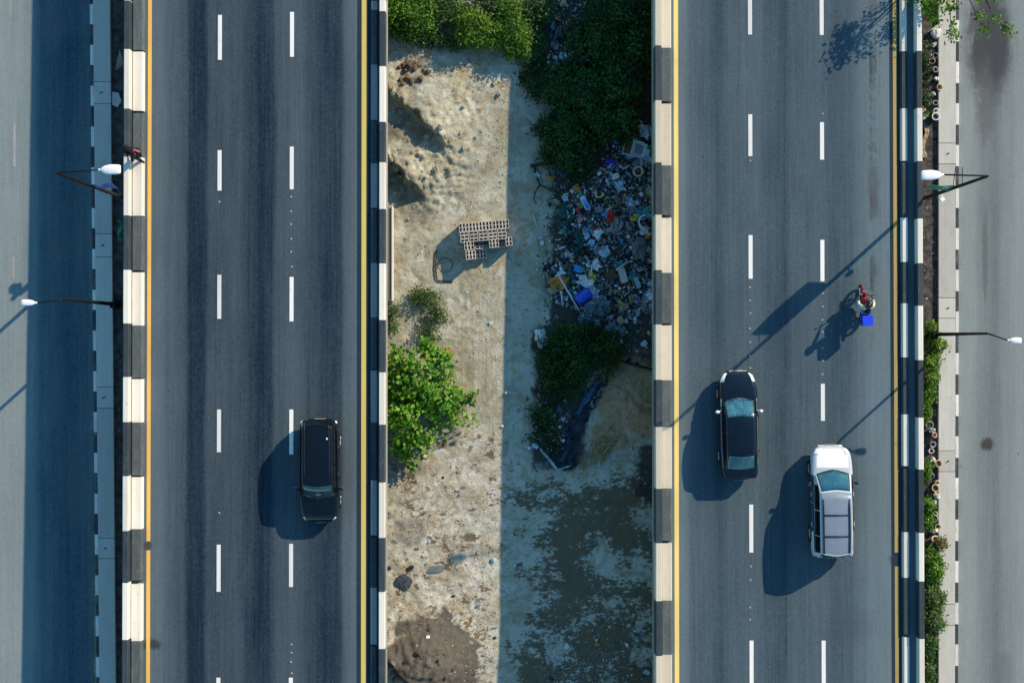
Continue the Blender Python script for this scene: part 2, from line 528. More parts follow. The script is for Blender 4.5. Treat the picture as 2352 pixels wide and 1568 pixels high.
def build_ground():
    fx = np.arange(-9.6, 9.61, 0.085)
    fy = np.arange(-21.0, 21.01, 0.085)
    xs = np.concatenate([[-600, -200, -80, -40, -20, -12], fx, [12, 20, 40, 80, 200, 600]])
    ys = np.concatenate([[-600, -200, -80, -40, -26], fy, [26, 40, 80, 200, 600]])
    nx, ny = len(xs), len(ys)
    V = np.zeros((nx * ny, 3), np.float32)
    C = np.zeros((nx * ny, 4), np.float32)
    k = 0
    for y in ys:
        for x in xs:
            z = 0.0
            if abs(x) < 9.7 and abs(y) < 21.1:
                z = gz(x, y)
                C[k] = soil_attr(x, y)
            V[k] = (x, y, z)
            k += 1
    ii, jj = np.meshgrid(np.arange(nx - 1), np.arange(ny - 1))
    a = (jj * nx + ii).ravel()
    F = np.stack([a, a + 1, a + nx + 1, a + nx], axis=1)
    t = NT('waste_ground')
    p = t.pos()
    at = t.n('Attribute', attribute_name='tint')
    sc = t.n('SeparateColor'); t.l(at.outputs['Color'], sc.inputs[0])
    mud, dark, br = sc.outputs
    n1 = t.noise(p, 0.55, 6, 0.6, 0.4)
    n2 = t.noise(p, 2.6, 8, 0.70, 0.15)
    n3 = t.noise(p, 12.0, 6, 0.7)
    n4 = t.noise(p, 42.0, 4, 0.75)
    sand = t.mix(t.step(n1, 0.3, 0.72), (0.345, 0.345, 0.245), (0.55, 0.57, 0.48))
    sand = t.mix(t.math('MULTIPLY', t.step(n2, 0.50, 0.66), 0.62), sand, (0.245, 0.210, 0.130))
    scr = t.n('Mapping'); t.l(p, scr.inputs['Vector']); scr.inputs['Rotation'].default_value = (0, 0, R(38)); scr.inputs['Scale'].default_value = (1.0, 5.0, 1)
    sand = t.mix(t.math('MULTIPLY', t.step(t.noise(scr.outputs[0], 1.6, 8, 0.75, 0.1), 0.53, 0.66), 0.5), sand, (0.23, 0.20, 0.15))
    sand = t.mix(t.math('MULTIPLY', t.step(n3, 0.56, 0.72), 0.5), sand, (0.22, 0.20, 0.155))
    sand = t.mix(t.math('MULTIPLY', t.step(n3, 0.44, 0.30), 0.5), sand, (0.60, 0.57, 0.48))
    trk = t.noise(t.scale(p, (7.0, 0.22, 1)), 1.3, 6, 0.68)
    tg = G(1120, 840)
    trm = t.step(t.spot(p, (tg.x, tg.y), 3.0, 7.5), 0.15, 0.6)
    sand = t.mix(t.math('MULTIPLY', t.math('MULTIPLY', t.step(trk, 0.48, 0.62), trm), 0.55), sand, (0.27, 0.225, 0.145))
    sand = t.mix(t.math('MULTIPLY', t.math('MULTIPLY', t.step(trk, 0.44, 0.32), trm), 0.5), sand, (0.60, 0.56, 0.44))
    pt = G(1010, 1260)
    chm = t.step(t.spot(p, (pt.x, pt.y), 4.6, 8.0), 0.0, 0.45)
    ch = t.math('ADD', t.math('MULTIPLY', t.noise(p, 0.75, 5, 0.6, 0.3), 0.55), t.math('MULTIPLY', t.noise(p, 3.2, 9, 0.74, 0.2), 0.45))
    sand = t.mix(t.math('MULTIPLY', t.math('MULTIPLY', t.step(ch, 0.50, 0.42), chm), 0.75), sand, (0.30, 0.245, 0.135))
    sand = t.mix(t.math('MULTIPLY', t.math('MULTIPLY', t.step(ch, 0.50, 0.58), chm), 0.85), sand, (0.66, 0.64, 0.56))
    # mud: dark damp patches between pale dried crust, drawn out along the wheel tracks
    rot = t.n('Mapping'); t.l(p, rot.inputs['Vector']); rot.inputs['Rotation'].default_value = (0, 0, R(-32)); rot.inputs['Scale'].default_value = (0.72, 1.15, 1)
    m1 = t.math('ADD', t.math('MULTIPLY', t.noise(rot.outputs[0], 0.7, 3, 0.6, 0.4), 0.20), t.math('ADD', t.math('MULTIPLY', t.noise(rot.outputs[0], 2.6, 10, 0.76, 0.3), 0.38), t.math('MULTIPLY', t.noise(rot.outputs[0], 6.0, 8, 0.76, 0.2), 0.42)))
    mf = t.step(t.math('ADD', m1, t.math('MULTIPLY', t.math('SUBTRACT', mud, 0.64), 0.24)), 0.474, 0.516)
    mf = t.math('MULTIPLY', mf, t.step(mud, 0.08, 0.35))
    crust = t.mix(t.math('MULTIPLY', mud, 0.7), sand, (0.66, 0.65, 0.59))
    mid = t.step(t.noise(p, 1.1, 7, 0.68, 1.2), 0.47, 0.6)
    crust = t.mix(t.math('MULTIPLY', mid, 0.55), crust, (0.30, 0.235, 0.125))
    mudc = t.mix(n3, (0.070, 0.052, 0.027), (0.190, 0.145, 0.085))
    col = t.mix(t.math('MULTIPLY', mf, 0.92), crust, mudc)
    brc = t.mix(n2, (0.050, 0.046, 0.040), (0.125, 0.115, 0.098))
    col = t.mix(t.math('MULTIPLY', br, 0.92), col, brc)
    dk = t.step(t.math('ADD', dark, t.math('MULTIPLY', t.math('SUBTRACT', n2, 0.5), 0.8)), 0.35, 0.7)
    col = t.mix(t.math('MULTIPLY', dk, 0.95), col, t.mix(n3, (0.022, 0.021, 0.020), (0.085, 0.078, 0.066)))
    col = t.mix(t.math('MULTIPLY', at.outputs['Alpha'], 0.9), col, t.mix(n2, (0.30, 0.175, 0.085), (0.56, 0.37, 0.205)))
    # small stones and crumbs
    vd = t.voro(p, 5.5)
    col = t.mix(t.math('MULTIPLY', t.math('SUBTRACT', 1.0, t.step(vd, 0.06, 0.13)), t.step(n2, 0.46, 0.6)), col, (0.62, 0.60, 0.55))
    vd2 = t.voro(t.scale(p, (1, 1.35, 1)), 3.9)
    col = t.mix(t.math('MULTIPLY', t.math('MULTIPLY', t.math('SUBTRACT', 1.0, t.step(vd2, 0.07, 0.15)), t.step(n1, 0.44, 0.56)), 0.8), col, (0.06, 0.052, 0.040))
    t.bump(t.math('ADD', t.math('ADD', n2, t.math('MULTIPLY', n3, 0.7)), t.math('MULTIPLY', n4, 0.3)), 0.85, 0.075)
    t.out(col, 0.95, 0.12)
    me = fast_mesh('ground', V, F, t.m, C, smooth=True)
    o = link('ground', me)
    tag(o, 'pale sandy waste ground with mud patches between the two elevated roads', 'ground', kind='structure')
build_ground()

# ------------------------------------------------------------------ service roads on the ground
YL = 130.0
def sheet(name, x0, x1, y0, y1, zf, mat, parent=None, ny=2):
    mb = MB()
    ys = [y0 + (y1 - y0) * i / (ny - 1) for i in range(ny)]
    mb.grid([[(x0, y, zf(y)), (x1, y, zf(y))] for y in ys])
    # faces up
    mb.f = [tuple(reversed(f)) if True else f for f in mb.f]
    mb.f = [f[::-1] for f in mb.f]
    return mb.obj(name, mat, parent)

ROADZ = 0.06
gl = lambda u: G(u, 784).x
gp = lambda u, v: G(u, v)
sm = (0.30, 0.31, 0.30)
def gspot(u, v, ru, rv, amt, c, lo=0.42, hi=0.62):
    a = G(u, v)
    return (a.x, a.y, ru * H / FD, rv * H / FD, amt, c, lo, hi)
m_left = mat_asphalt('service_asphalt_west', [(gl(-600), .55), (gl(-20), .62), (gl(40), .60), (gl(75), .5), (gl(100), .22), (gl(160), .12), (gl(195), .18), (gl(215), .26)],  # dark band by the pavement: the deck's shadow painted into the asphalt
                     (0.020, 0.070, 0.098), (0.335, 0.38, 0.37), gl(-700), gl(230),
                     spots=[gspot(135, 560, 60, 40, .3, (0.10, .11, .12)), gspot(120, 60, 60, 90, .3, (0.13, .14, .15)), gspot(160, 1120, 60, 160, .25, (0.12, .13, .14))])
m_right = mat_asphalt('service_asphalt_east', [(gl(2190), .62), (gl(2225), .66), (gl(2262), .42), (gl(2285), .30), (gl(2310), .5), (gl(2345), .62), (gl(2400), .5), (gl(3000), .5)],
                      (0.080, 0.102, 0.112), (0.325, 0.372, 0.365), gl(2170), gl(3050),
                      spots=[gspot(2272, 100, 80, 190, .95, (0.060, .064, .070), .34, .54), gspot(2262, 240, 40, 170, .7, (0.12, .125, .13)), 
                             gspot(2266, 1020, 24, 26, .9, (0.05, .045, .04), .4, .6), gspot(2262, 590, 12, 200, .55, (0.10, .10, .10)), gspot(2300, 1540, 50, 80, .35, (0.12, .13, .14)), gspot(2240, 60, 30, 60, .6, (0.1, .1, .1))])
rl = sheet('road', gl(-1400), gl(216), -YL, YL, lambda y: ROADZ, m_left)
tag(rl, 'grey service road half shaded by the elevated road beside it', 'road', kind='structure')
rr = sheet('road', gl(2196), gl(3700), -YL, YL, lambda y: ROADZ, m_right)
tag(rr, 'sunlit pale service road with a dark stain near the hanging branches', 'road', kind='structure')
# worn lane stripes on the shaded service road
for (u, v0, v1) in ((33, 283, 383), (31, 590, 640), (24, -20, 40)):
    mb = MB(); a, b = G(u, v0, ROADZ + .005), G(u, v1, ROADZ + .005)
    mb.add([(a.x - .06, b.y, a.z), (a.x + .06, b.y, a.z), (a.x + .06, a.y, a.z), (a.x - .06, a.y, a.z)], [(0, 1, 2, 3)])
    mb.obj('lane_dash', mat_paint('worn_white', (0.42, 0.42, 0.40), (0.30, 0.30, 0.29), 0.9, 0.4, 0.5), rl)

# pavements: paving slabs, cover slabs, painted kerb blocks (each a piece of its own)
SLABZ = 0.22
def pavement(name, label, kfun, efun, joints, kerb_starts, period, whites_len, sgn):
    root = tag(thing(name, label, 'pavement', (0, 0, 0)), kind='structure')
    zt = SLABZ
    def quad(u0a, u0b, u1a, u1b, va, vb, z0, z1):
        b = [G(u0b, vb, z1), G(u1b, vb, z1), G(u1a, va, z1), G(u0a, va, z1)]
        lo = [Vector((p.x, p.y, z0)) for p in b]
        return lo, b
    js = sorted(joints)
    for i in range(len(js) - 1):
        va, vb = js[i] + 0.6, js[i + 1] - 0.6
        ia, ib = (kfun(va), efun(va)), (kfun(vb), efun(vb))
        mb = MB(); lo, hi = quad(ia[0], ib[0], ia[1], ib[1], va, vb, 0.0, zt + random.uniform(-.006, .006))
        mb.hexa(lo, hi)
        cover = (vb - va) < 120
        o = mb.obj('cover_slab' if cover else 'paving_slab', M['slab'], root, bevel=0.012)
        if cover:
            c = G((ia[0] + ia[1]) / 2 + 2 * sgn, (va + vb) / 2, zt)
            h = MB(); h.tube([(c.x - .05, c.y - .04, zt - .01), (c.x - .05, c.y - .02, zt + .035), (c.x, c.y + .02, zt + .05), (c.x + .05, c.y + .02, zt + .035), (c.x + .05, c.y, zt - .01)], 0.02, 6)
            h.obj('lifting_hook', M['pole'], o)
    v = kerb_starts - 6 * period
    white = True
    while v < 1568 + 5 * period:
        ln = whites_len if white else period - whites_len
        va, vb = v + .15, v + ln - .15
        ka, kb = kfun(va), kfun(vb)
        w = 7.5
        a0, a1, b0, b1 = (ka - w, ka - .2, kb - w, kb - .2) if sgn < 0 else (ka + .2, ka + w, kb + .2, kb + w)
        mb = MB(); lo, hi = quad(a0, b0, a1, b1, va, vb, 0.0, zt - .01 + random.uniform(-.008, .004))
        mb.hexa(lo, hi)
        mb.obj('kerb_block', M['kerb_white' if white else 'kerb_black'], root, bevel=0.014)
        v += ln; white = not white
    return root
kf = lambda v: 213.5 + 15 * v / 1568.0
ef = lambda v: 252.5 + 13 * v / 1568.0
# on the shaded side: kerb towards the road (smaller u), edge towards the gap
def mirrored(f0, f1):
    return f0, f1
jl = [-510, -460, -161, -111, 188, 238, 537, 590, 888, 937, 1235, 1282, 1584, 1634, 1930, 1980]
pavement('pavement', 'shaded concrete slab pavement with black and white kerb', kf, ef, jl, 9.8 - 0.0, 93.6, 46.5, -1)
kr = lambda v: 2195.5 - 2 * v / 1568.0
er = lambda v: 2156.0
jr = [-370, -320, -22, 26, 329, 377, 684, 731, 1035, 1083, 1387, 1436, 1738, 1786, 2000]
pavement('pavement', 'sunlit concrete slab pavement with black and white kerb beside the plants', kr, lambda v: er(v), jr, 142, 95.5, 49.5, 1)

# soil strips between pavements and elevated roads
for (u0, u1, lab) in ((246, 420, 'dark soil strip under the edge of the shaded elevated road'), (1990, 2160, 'dark soil strip between the elevated road and the sunlit pavement')):
    mb = MB(); n = 60
    rows = []
    for i in range(n + 1):
        y = -34 + 68 * i / n
        rows.append([(gl(u0) + (gl(u1) - gl(u0)) * j / 6, y, 0.025 + 0.05 * mnoise.noise(Vector((j * .7, y * 1.3, u0)))) for j in range(7)])
    mb.grid(rows)
    tag(mb.obj('soil_strip', M['soil'], smooth=True), lab, 'soil', kind='structure')

# ------------------------------------------------------------------ elevated roads
WH, KH = 0.72, 0.30
HEI = {'LL': (.72, .30), 'LR': (.44, .16), 'RL': (.72, .30), 'RR': (.52, .18)}
s_ = lambda px: px * SR
def lerp_stops(side, lst):
    return [(DX(s_(u), side), a) for u, a in lst]
m_dl = mat_asphalt('deck_asphalt_dark', lerp_stops('L', [(335, .62), (372, .60), (400, .42), (430, .30), (446, .05), (474, .04), (490, .27), (555, .28), (590, .14), (612, .05), (634, .09), (652, .32), (692, .38), (735, .2), (768, .10), (795, .12), (812, .48), (836, .60), (870, .5)]),
                   (0.008, 0.021, 0.038), (0.152, 0.200, 0.222), DX(s_(330), 'L'), DX(s_(875), 'L'),
                   lines=[(DX(s_(506), 'L'), .03, .5, (0.02, .025, .03)), (DX(s_(606), 'L'), .03, .5, (0.015, .02, .03))],
                   spots=[(DX(350, 'L'), DY(1480, 'L'), 1.0, .5, .8, (0.03, .035, .04), .45, .6), (DX(340, 'L'), DY(1253, 'L'), .35, .3, .9, (0.07, .065, .06), .35, .5)])
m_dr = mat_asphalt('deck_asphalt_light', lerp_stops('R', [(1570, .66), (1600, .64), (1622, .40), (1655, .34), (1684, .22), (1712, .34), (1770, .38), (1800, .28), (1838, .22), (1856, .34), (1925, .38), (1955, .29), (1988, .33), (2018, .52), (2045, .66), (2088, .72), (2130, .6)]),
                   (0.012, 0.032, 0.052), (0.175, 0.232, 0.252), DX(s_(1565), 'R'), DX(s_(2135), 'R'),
                   lines=[(DX(s_(1840), 'R'), .035, .65, (0.025, .03, .04)), (DX(s_(2043), 'R'), .11, .85, (0.05, .06, .07), DY(760, 'R')), (DX(s_(2052), 'R'), .13, .75, (0.07, .085, .095), DY(620, 'R')), (DX(s_(2064), 'R'), .06, .5, (0.08, .09, .10), DY(500, 'R')), (DX(s_(1752), 'R'), .05, .3, (0.03, .03, .04)), (DX(s_(1893), 'R'), .03, .25, (0.03, .03, .04))],  # streaks by the outer edge: foliage shadows painted into the asphalt
                   spots=[(DX(2006, 'R'), DY(620, 'R'), .5, .75, .75, (0.075, .085, .105), .5, .6), (DX(2058, 'R'), DY(1284, 'R'), .5, .4, .9, (0.08, .075, .07), .3, .45),  # blotches beside those streaks are painted shadow as well
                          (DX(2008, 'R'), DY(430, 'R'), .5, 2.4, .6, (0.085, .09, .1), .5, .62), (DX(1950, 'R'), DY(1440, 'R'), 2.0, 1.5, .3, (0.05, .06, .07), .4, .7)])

DECKS = {
    'L': dict(road=(s_(333), s_(886)), wall=((s_(288), s_(301.5)), (s_(888), s_(902.5))), kerb=((s_(316), s_(333)), (s_(869.5), s_(884))), mat=m_dl),
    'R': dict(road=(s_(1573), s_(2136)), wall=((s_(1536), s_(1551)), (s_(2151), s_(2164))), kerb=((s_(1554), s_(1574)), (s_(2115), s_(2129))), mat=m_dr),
}
ROADS = {}
for side, dd in DECKS.items():
    xo0 = DX(dd['wall'][0][0], side, WH) - 0.05
    xo1 = DX(dd['wall'][1][1], side, HEI[side + 'R'][0]) + 0.05
    # supporting slab with girders and pier columns below
    root = tag(thing('bridge_deck', 'concrete deck and girders carrying the ' + ('dark two line road beside the sand' if side == 'L' else 'lighter road with three vehicles'), 'bridge', (0, 0, 0)), kind='structure')
    mb = MB()
    for i in range(2):
        pass
    def prof_sheet(mb, xa, xb, zt, zb):
        y0, y1 = -YL, YL
        b = [Vector((xa, y0, zd(side, y0) + zb)), Vector((xb, y0, zd(side, y0) + zb)), Vector((xb, y1, zd(side, y1) + zb)), Vector((xa, y1, zd(side, y1) + zb))]
        t = [Vector((p.x, p.y, p.z - zb + zt)) for p in b]
        mb.hexa(b, t)
    prof_sheet(mb, xo0, xo1, -0.012, -0.30)
    mb.obj('deck_slab', M['concrete'], root)
    for k in range(4):
        xm = xo0 + 0.9 + (xo1 - xo0 - 1.8) * k / 3
        g = MB(); prof_sheet(g, xm - .3, xm + .3, -0.302, -1.25)
        g.obj('girder', M['concrete'], root)
    for yy in (-62, -31, 0, 31, 62):
        zt = zd(side, yy) - 1.25
        c = MB(); c.box(((xo0 + xo1) / 2, yy, zt - .35), (xo1 - xo0 - 1.0, 1.1, 0.7))
        c.obj('pier_cap', M['concrete'], root, bevel=.03)
        for xx in (xo0 + 2.5, xo1 - 2.5):
            c = MB(); c.lathe([(.5, -.3), (.5, zt - .7)], 16, Matrix.Translation((xx, yy, 0)))
            c.obj('pier_column', M['concrete'], root, smooth=True)
    # carriageway
    rx0, rx1 = DX(dd['road'][0], side), DX(dd['road'][1], side)
    mb = MB(); n = 2
    mb.add([(xo0 + .06, -YL, zd(side, -YL)), (xo1 - .06, -YL, zd(side, -YL)), (xo1 - .06, YL, zd(side, YL)), (xo0 + .06, YL, zd(side, YL))], [(0, 1, 2, 3)])
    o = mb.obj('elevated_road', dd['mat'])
    tag(o, 'dark three lane elevated road with one black vehicle' if side == 'L' else 'paler elevated road carrying two cars and a motorcycle', 'road', kind='structure')
    ROADS[side] = o

def strip(side, ua, ub, va, vb, mat, name, parent, h=0.009):
    xa, xb = DX(ua, side), DX(ub, side)
    ya, yb = DY(va, side), DY(vb, side)
    mb = MB()
    mb.add([(xa, yb, zd(side, yb) + h), (xb, yb, zd(side, yb) + h), (xb, ya, zd(side, ya) + h), (xa, ya, zd(side, ya) + h)], [(0, 1, 2, 3)])
    return mb.obj(name, mat, parent)

m_dark_edge = mat_asphalt('dark_edge', [(DX(800, 'L'), .1), (DX(2200, 'R'), .1)], (0.014, 0.030, 0.048), (0.10, 0.12, 0.13), DX(790, 'L'), DX(2210, 'R'))  # darker asphalt tone for a strip along the road edge
for side, ua, ub in (('L', s_(836.5), s_(868)), ('R', s_(2087), s_(2113))):
    strip(side, ua, ub, -1600, 3200, m_dark_edge, 'edge_strip', ROADS[side], .0045)
# edge lines, broken where the asphalt was patched
for (side, a, b, mat, cuts) in (('L', s_(344.8), s_(353.8), M['orange_paint'], [(1242, 1263)]), ('L', s_(847), s_(858), M['lemon_paint'], []),
                                ('R', s_(1580), s_(1590.5), M['yellow_paint'], []), ('R', s_(2095), s_(2104), M['dull_yellow'], [(1268, 1300)])):
    v0 = -1600
    for (c0, c1) in cuts + [(3200, 3200)]:
        strip(side, a, b, v0, c0, mat, 'edge_line', ROADS[side])
        v0 = c1
DASH = [('L', 503.5, [(-275, -172), (35, 138), (345, 438), (631, 732), (940, 1038), (1250, 1358), (1555, 1655)]),
        ('L', 669.5, [(-280, -180), (28, 131), (337, 435), (636, 738), (940, 1043), (1248, 1347), (1555, 1655)]),
        ('R', 1724.5, [(-300, -200), (-18, 80), (263, 359), (540, 640), (860, 958), (1158, 1268), (1470, 1575)]),
        ('R', 1889.5, [(-300, -200), (-18, 81), (281, 367), (551, 646), (881, 966), (1170, 1268), (1470, 1575)])]
for side, u, segs in DASH:
    for a, b in segs:
        strip(side, u - 4.6, u + 4.6, a, b, M['white_paint'], 'lane_dash', ROADS[side])
m_stud = mat_plain('stud', (0.36, 0.38, 0.40), 0.5, 0.3)
stud_me = MB().hexa([Vector(p) for p in ((-.04, -.04, 0), (.04, -.04, 0), (.04, .04, 0), (-.04, .04, 0))], [Vector(p) for p in ((-.022, -.03, .02), (.022, -.03, .02), (.022, .03, .02), (-.022, .03, .02))]).mesh('road_stud', m_stud)
for side, u, vs in (('L', 669, list(range(455, 626, 31)) + [1478, 1500, 1522, 1544]), ('R', 1722, list(range(372, 380, 31)) + list(range(660, 860, 31)) + [1392, 1423]), ('R', 1889, list(range(672, 872, 31)) + [262]), ('L', 503, [466, 1180]), ('R', 1724, [1300, 1330])):
    for v in vs:
        p = DP(u + random.uniform(-1, 1), v + random.uniform(-3, 3), side, 0.0)
        link('road_stud', stud_me, ROADS[side], p)

# parapets: an outer wall and an inner kerb, painted in alternate sections
WHITES = {
    'LL': [(0, 2), (115, 255), (367, 505), (632, 758), (883, 989), (1115, 1244), (1365, 1499)],
    'LR': [(0, 27), (155, 286), (380, 490), (617, 750), (872, 995), (1130, 1260), (1386, 1520)],
    'RL': [(-20, 107), (235, 381), (503, 633), (760, 890), (1000, 1145), (1272, 1408), (1536, 1660)],
    'RR': [(-10, 120), (253, 378), (512, 617), (716, 844), (978, 1100), (1248, 1362), (1496, 1620)],
}
def sections(ws):
    out = []
    v = ws[0][0]
    pre = []
    vv, white = v, False
    while vv > -900:
        pre.append((vv - 122, vv, white)); vv -= 122; white = not white
    out += pre[::-1]
    for i, (a, b) in enumerate(ws):
        out.append((a, b, True))
        if i + 1 < len(ws):
            out.append((b, ws[i + 1][0], False))
    vv, white = ws[-1][1], False
    while vv < 2500:
        out.append((vv, vv + 124, white)); vv += 124; white = not white
    return out
PLAB = {'LL': 'black and white painted parapet beside the shaded pavement', 'LR': 'black and white painted parapet along the sand and green bushes',
        'RL': 'black and tan painted parapet beside the rubbish heap', 'RR': 'black and white painted parapet beside the sunlit pavement and pots'}
for key in ('LL', 'LR', 'RL', 'RR'):
    side, ix = key[0], 0 if key[1] == 'L' else 1
    wu, ku = DECKS[side]['wall'][ix], DECKS[side]['kerb'][ix]
    WH, KH = HEI[key]
    wx = (DX(wu[0], side, WH), DX(wu[1], side, WH))
    kx = (DX(ku[0], side, KH), DX(ku[1], side, KH))
    if key[1] == 'L':
        kx = (wx[1] + .025, kx[1])
    root = thing('parapet', PLAB[key], 'parapet', (wx[0], 0, zd(side, 0)), group='painted parapets of the elevated roads')
    inner = 1 if ix == 0 else -1
    for (a, b, white) in sections(WHITES[key]):
        ya, yb = DY(a * SR, side, WH), DY(b * SR, side, WH)
        gap = 0.006
        def seg(x0, x1, h, ch, slope0, slope1, yA, yB):
            prof = [(x0 - slope0, 0.0), (x1 + slope1, 0.0), (x1, h - ch), (x1 - ch, h), (x0 + ch, h), (x0, h - ch)]
            lo = [Vector((x, yB + gap, zd(side, yB) + z)) for x, z in prof]
            hi = [Vector((x, yA - gap, zd(side, yA) + z)) for x, z in prof]
            mb = MB(); mb.hexa(lo, hi)
            mb.f = [f[::-1] for f in mb.f]
            return mb
        wm = M[('tan' if key == 'RL' else 'cream')] if white else M['black']
        km = M[('tan' if key == 'RL' else 'shaded_white' if key == 'LR' else 'cream')] if white else M['dusty_black' if key in ('RL', 'LL') else 'black']
        jit = random.uniform(-.012, .012)
        seg(wx[0], wx[1], WH + jit * .6, .025, 0, 0, ya, yb).obj('wall_section', wm, root, org=root.location)
        off = random.uniform(-.1, .1) - 0.05 * inner
        seg(kx[0], kx[1], KH + jit, .035, 0.03 if inner < 0 else 0, 0.03 if inner > 0 else 0, ya + off, yb + off).obj('kerb_section', km, root, org=root.location)
# ------------------------------------------------------------------ vegetation
def crown_mesh(name, lobes, n, size, cols, mat, seed=0, clump=22, shell=0.55, droop=0.2, aspect=0.55, spread=0.16, cap=None):
    """lobes: [(centre, radii)] in local metres. Leaves sit in clumps over the lobes, gaps between the clumps."""
    r = np.random.default_rng(seed)
    vol = np.array([l[1][0] * l[1][1] + l[1][0] * l[1][2] for l in lobes]); vol /= vol.sum()
    nc = max(3, n // clump)
    which = r.choice(len(lobes), nc, p=vol)
    d = r.normal(size=(nc, 3)); d /= np.linalg.norm(d, axis=1)[:, None]
    d[:, 2] = np.where(d[:, 2] < -0.35, -d[:, 2], d[:, 2])
    rad = shell + (1 - shell) * r.random(nc) ** 0.5
    rad *= 1 + 0.12 * r.normal(size=nc)
    C = np.array([l[0] for l in lobes])[which]; S = np.array([l[1] for l in lobes])[which]
    cc = C + d * S * rad[:, None]
    cout = d
    ctone = r.random(nc) ** 1.5
    csize = 0.75 + 0.5 * r.random(nc)
    idx = r.integers(0, nc, n)
    pos = cc[idx] + r.normal(size=(n, 3)) * spread * csize[idx][:, None]
    if cap is not None:
        lim = (pos[:, 0] + cap[0] + 0.10) / 1.383 - cap[1] - 0.16
        pos[:, 2] = np.where(pos[:, 2] > lim, lim - (pos[:, 2] - lim) * 0.25, pos[:, 2])
        pos[:, 2] = np.maximum(pos[:, 2], 0.04)
    nor = cout[idx] * 0.6 + np.array([0, 0, 0.75]) + r.normal(size=(n, 3)) * 0.45
    nor /= np.linalg.norm(nor, axis=1)[:, None]
    ax = cout[idx] + r.normal(size=(n, 3)) * 0.8; ax[:, 2] -= droop
    ax -= nor * (ax * nor).sum(1)[:, None]; ax /= np.linalg.norm(ax, axis=1)[:, None] + 1e-6
    bx = np.cross(nor, ax)
    L = size * (0.6 + 0.8 * r.random(n))[:, None]; W = L * aspect
    V = np.empty((n, 4, 3))
    fold = nor * L * 0.12
    V[:, 0] = pos - ax * L * 0.5
    V[:, 1] = pos + bx * W * 0.5 + fold
    V[:, 2] = pos + ax * L * 0.5 - nor * L * 0.1
    V[:, 3] = pos - bx * W * 0.5 + fold
    cols = np.array(cols)
    t = np.clip(ctone[idx] * 0.7 + r.random(n) * 0.3, 0, 0.999) * (len(cols) - 1)
    i0 = t.astype(int); f = (t - i0)[:, None]
    col = cols[i0] * (1 - f) + cols[np.minimum(i0 + 1, len(cols) - 1)] * f
    col *= (0.8 + 0.4 * r.random(n))[:, None]
    return fast_mesh(name, V.reshape(-1, 3), np.arange(n * 4).reshape(n, 4), mat, np.repeat(col, 4, axis=0))

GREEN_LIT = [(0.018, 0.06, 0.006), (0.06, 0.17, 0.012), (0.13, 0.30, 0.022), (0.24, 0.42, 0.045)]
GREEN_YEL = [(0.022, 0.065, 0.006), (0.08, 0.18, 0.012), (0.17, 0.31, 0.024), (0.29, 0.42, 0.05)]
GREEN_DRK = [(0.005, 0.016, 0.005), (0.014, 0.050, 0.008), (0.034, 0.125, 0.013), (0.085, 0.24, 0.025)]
GREEN_MID = [(0.03, 0.08, 0.02), (0.05, 0.12, 0.025), (0.075, 0.15, 0.035), (0.11, 0.17, 0.05)]
GREEN_BRT = [(0.020, 0.075, 0.005), (0.085, 0.26, 0.010), (0.15, 0.32, 0.02), (0.23, 0.38, 0.04)]

def plant(name, label, cat, u, v, lobes_px, n, size, cols, group=None, seed=0, z0=None, mat='leaf', stems=5, trunk=0.05, **kw):
    """lobes_px: [(u, v, ru, rv, z centre, z radius)] measured in the photo; the crown is placed where it stands"""
    p = G(u, v)
    base = Vector((p.x, p.y, gz(p.x, p.y) if z0 is None else z0))
    root = thing(name, label, cat, base, group=group)
    lobes = []
    rq = random.Random(seed * 7 + 1)
    extra = []
    for (lu, lv, ru, rv, zc, zr) in lobes_px:
        for _ in range(6 if min(ru, rv) > 18 else 3):
            an = rq.uniform(0, 6.28); q_ = rq.uniform(.75, 1.12); k_ = rq.uniform(.22, .42)
            extra.append((lu + ru * q_ * math.cos(an), lv + rv * q_ * math.sin(an), ru * k_, rv * k_, zc * rq.uniform(.6, 1.0), zr * .4))
        for _ in range(3):
            an = rq.uniform(0, 6.28); q_ = rq.uniform(.1, .6); k_ = rq.uniform(.3, .45)
            extra.append((lu + ru * q_ * math.cos(an), lv + rv * q_ * math.sin(an), ru * k_, rv * k_, zc + zr * rq.uniform(.3, .7), zr * .45))
    for (lu, lv, ru, rv, zc, zr) in [(p_[0], p_[1], p_[2] * .82, p_[3] * .82, p_[4], p_[5] * .85) for p_ in lobes_px] + extra:
        q = G(lu, lv, base.z + zc)
        k = (H - base.z - zc) / FD
        lobes.append(((q.x - base.x, q.y - base.y, zc), (ru * k, rv * k, zr)))
    if cols is GREEN_DRK and base.x > -.1 and base.x < 8:
        kw['cap'] = (base.x, base.z)
    link('crown', crown_mesh('crown', lobes, n, size, cols, M[mat], seed, **kw), root)
    rr = random.Random(seed)
    tk = MB()
    top = max(l[2] if False else l[0][2] for l in lobes)
    tk.tube([(0, 0, -.08), (rr.uniform(-.05, .05), rr.uniform(-.05, .05), top * .35), (rr.uniform(-.1, .1), rr.uniform(-.1, .1), top * .75)], [trunk * 1.2, trunk, trunk * .55], 7)
    tk.obj('trunk', M['bark'], root, smooth=True)
    for i in range(stems):
        c, s = lobes[i % len(lobes_px)]
        e = Vector(c) + Vector((rr.uniform(-.5, .5) * s[0], rr.uniform(-.5, .5) * s[1], rr.uniform(-.2, .5) * s[2]))
        st = Vector((0, 0, top * rr.uniform(.15, .45)))
        b = MB(); b.tube([st, st.lerp(e, .5) + Vector((rr.uniform(-.1, .1), rr.uniform(-.1, .1), .08)), e], [trunk * .5, trunk * .35, trunk * .12], 5)
        b.obj('limb', M['bark'], root, smooth=True)
    return root

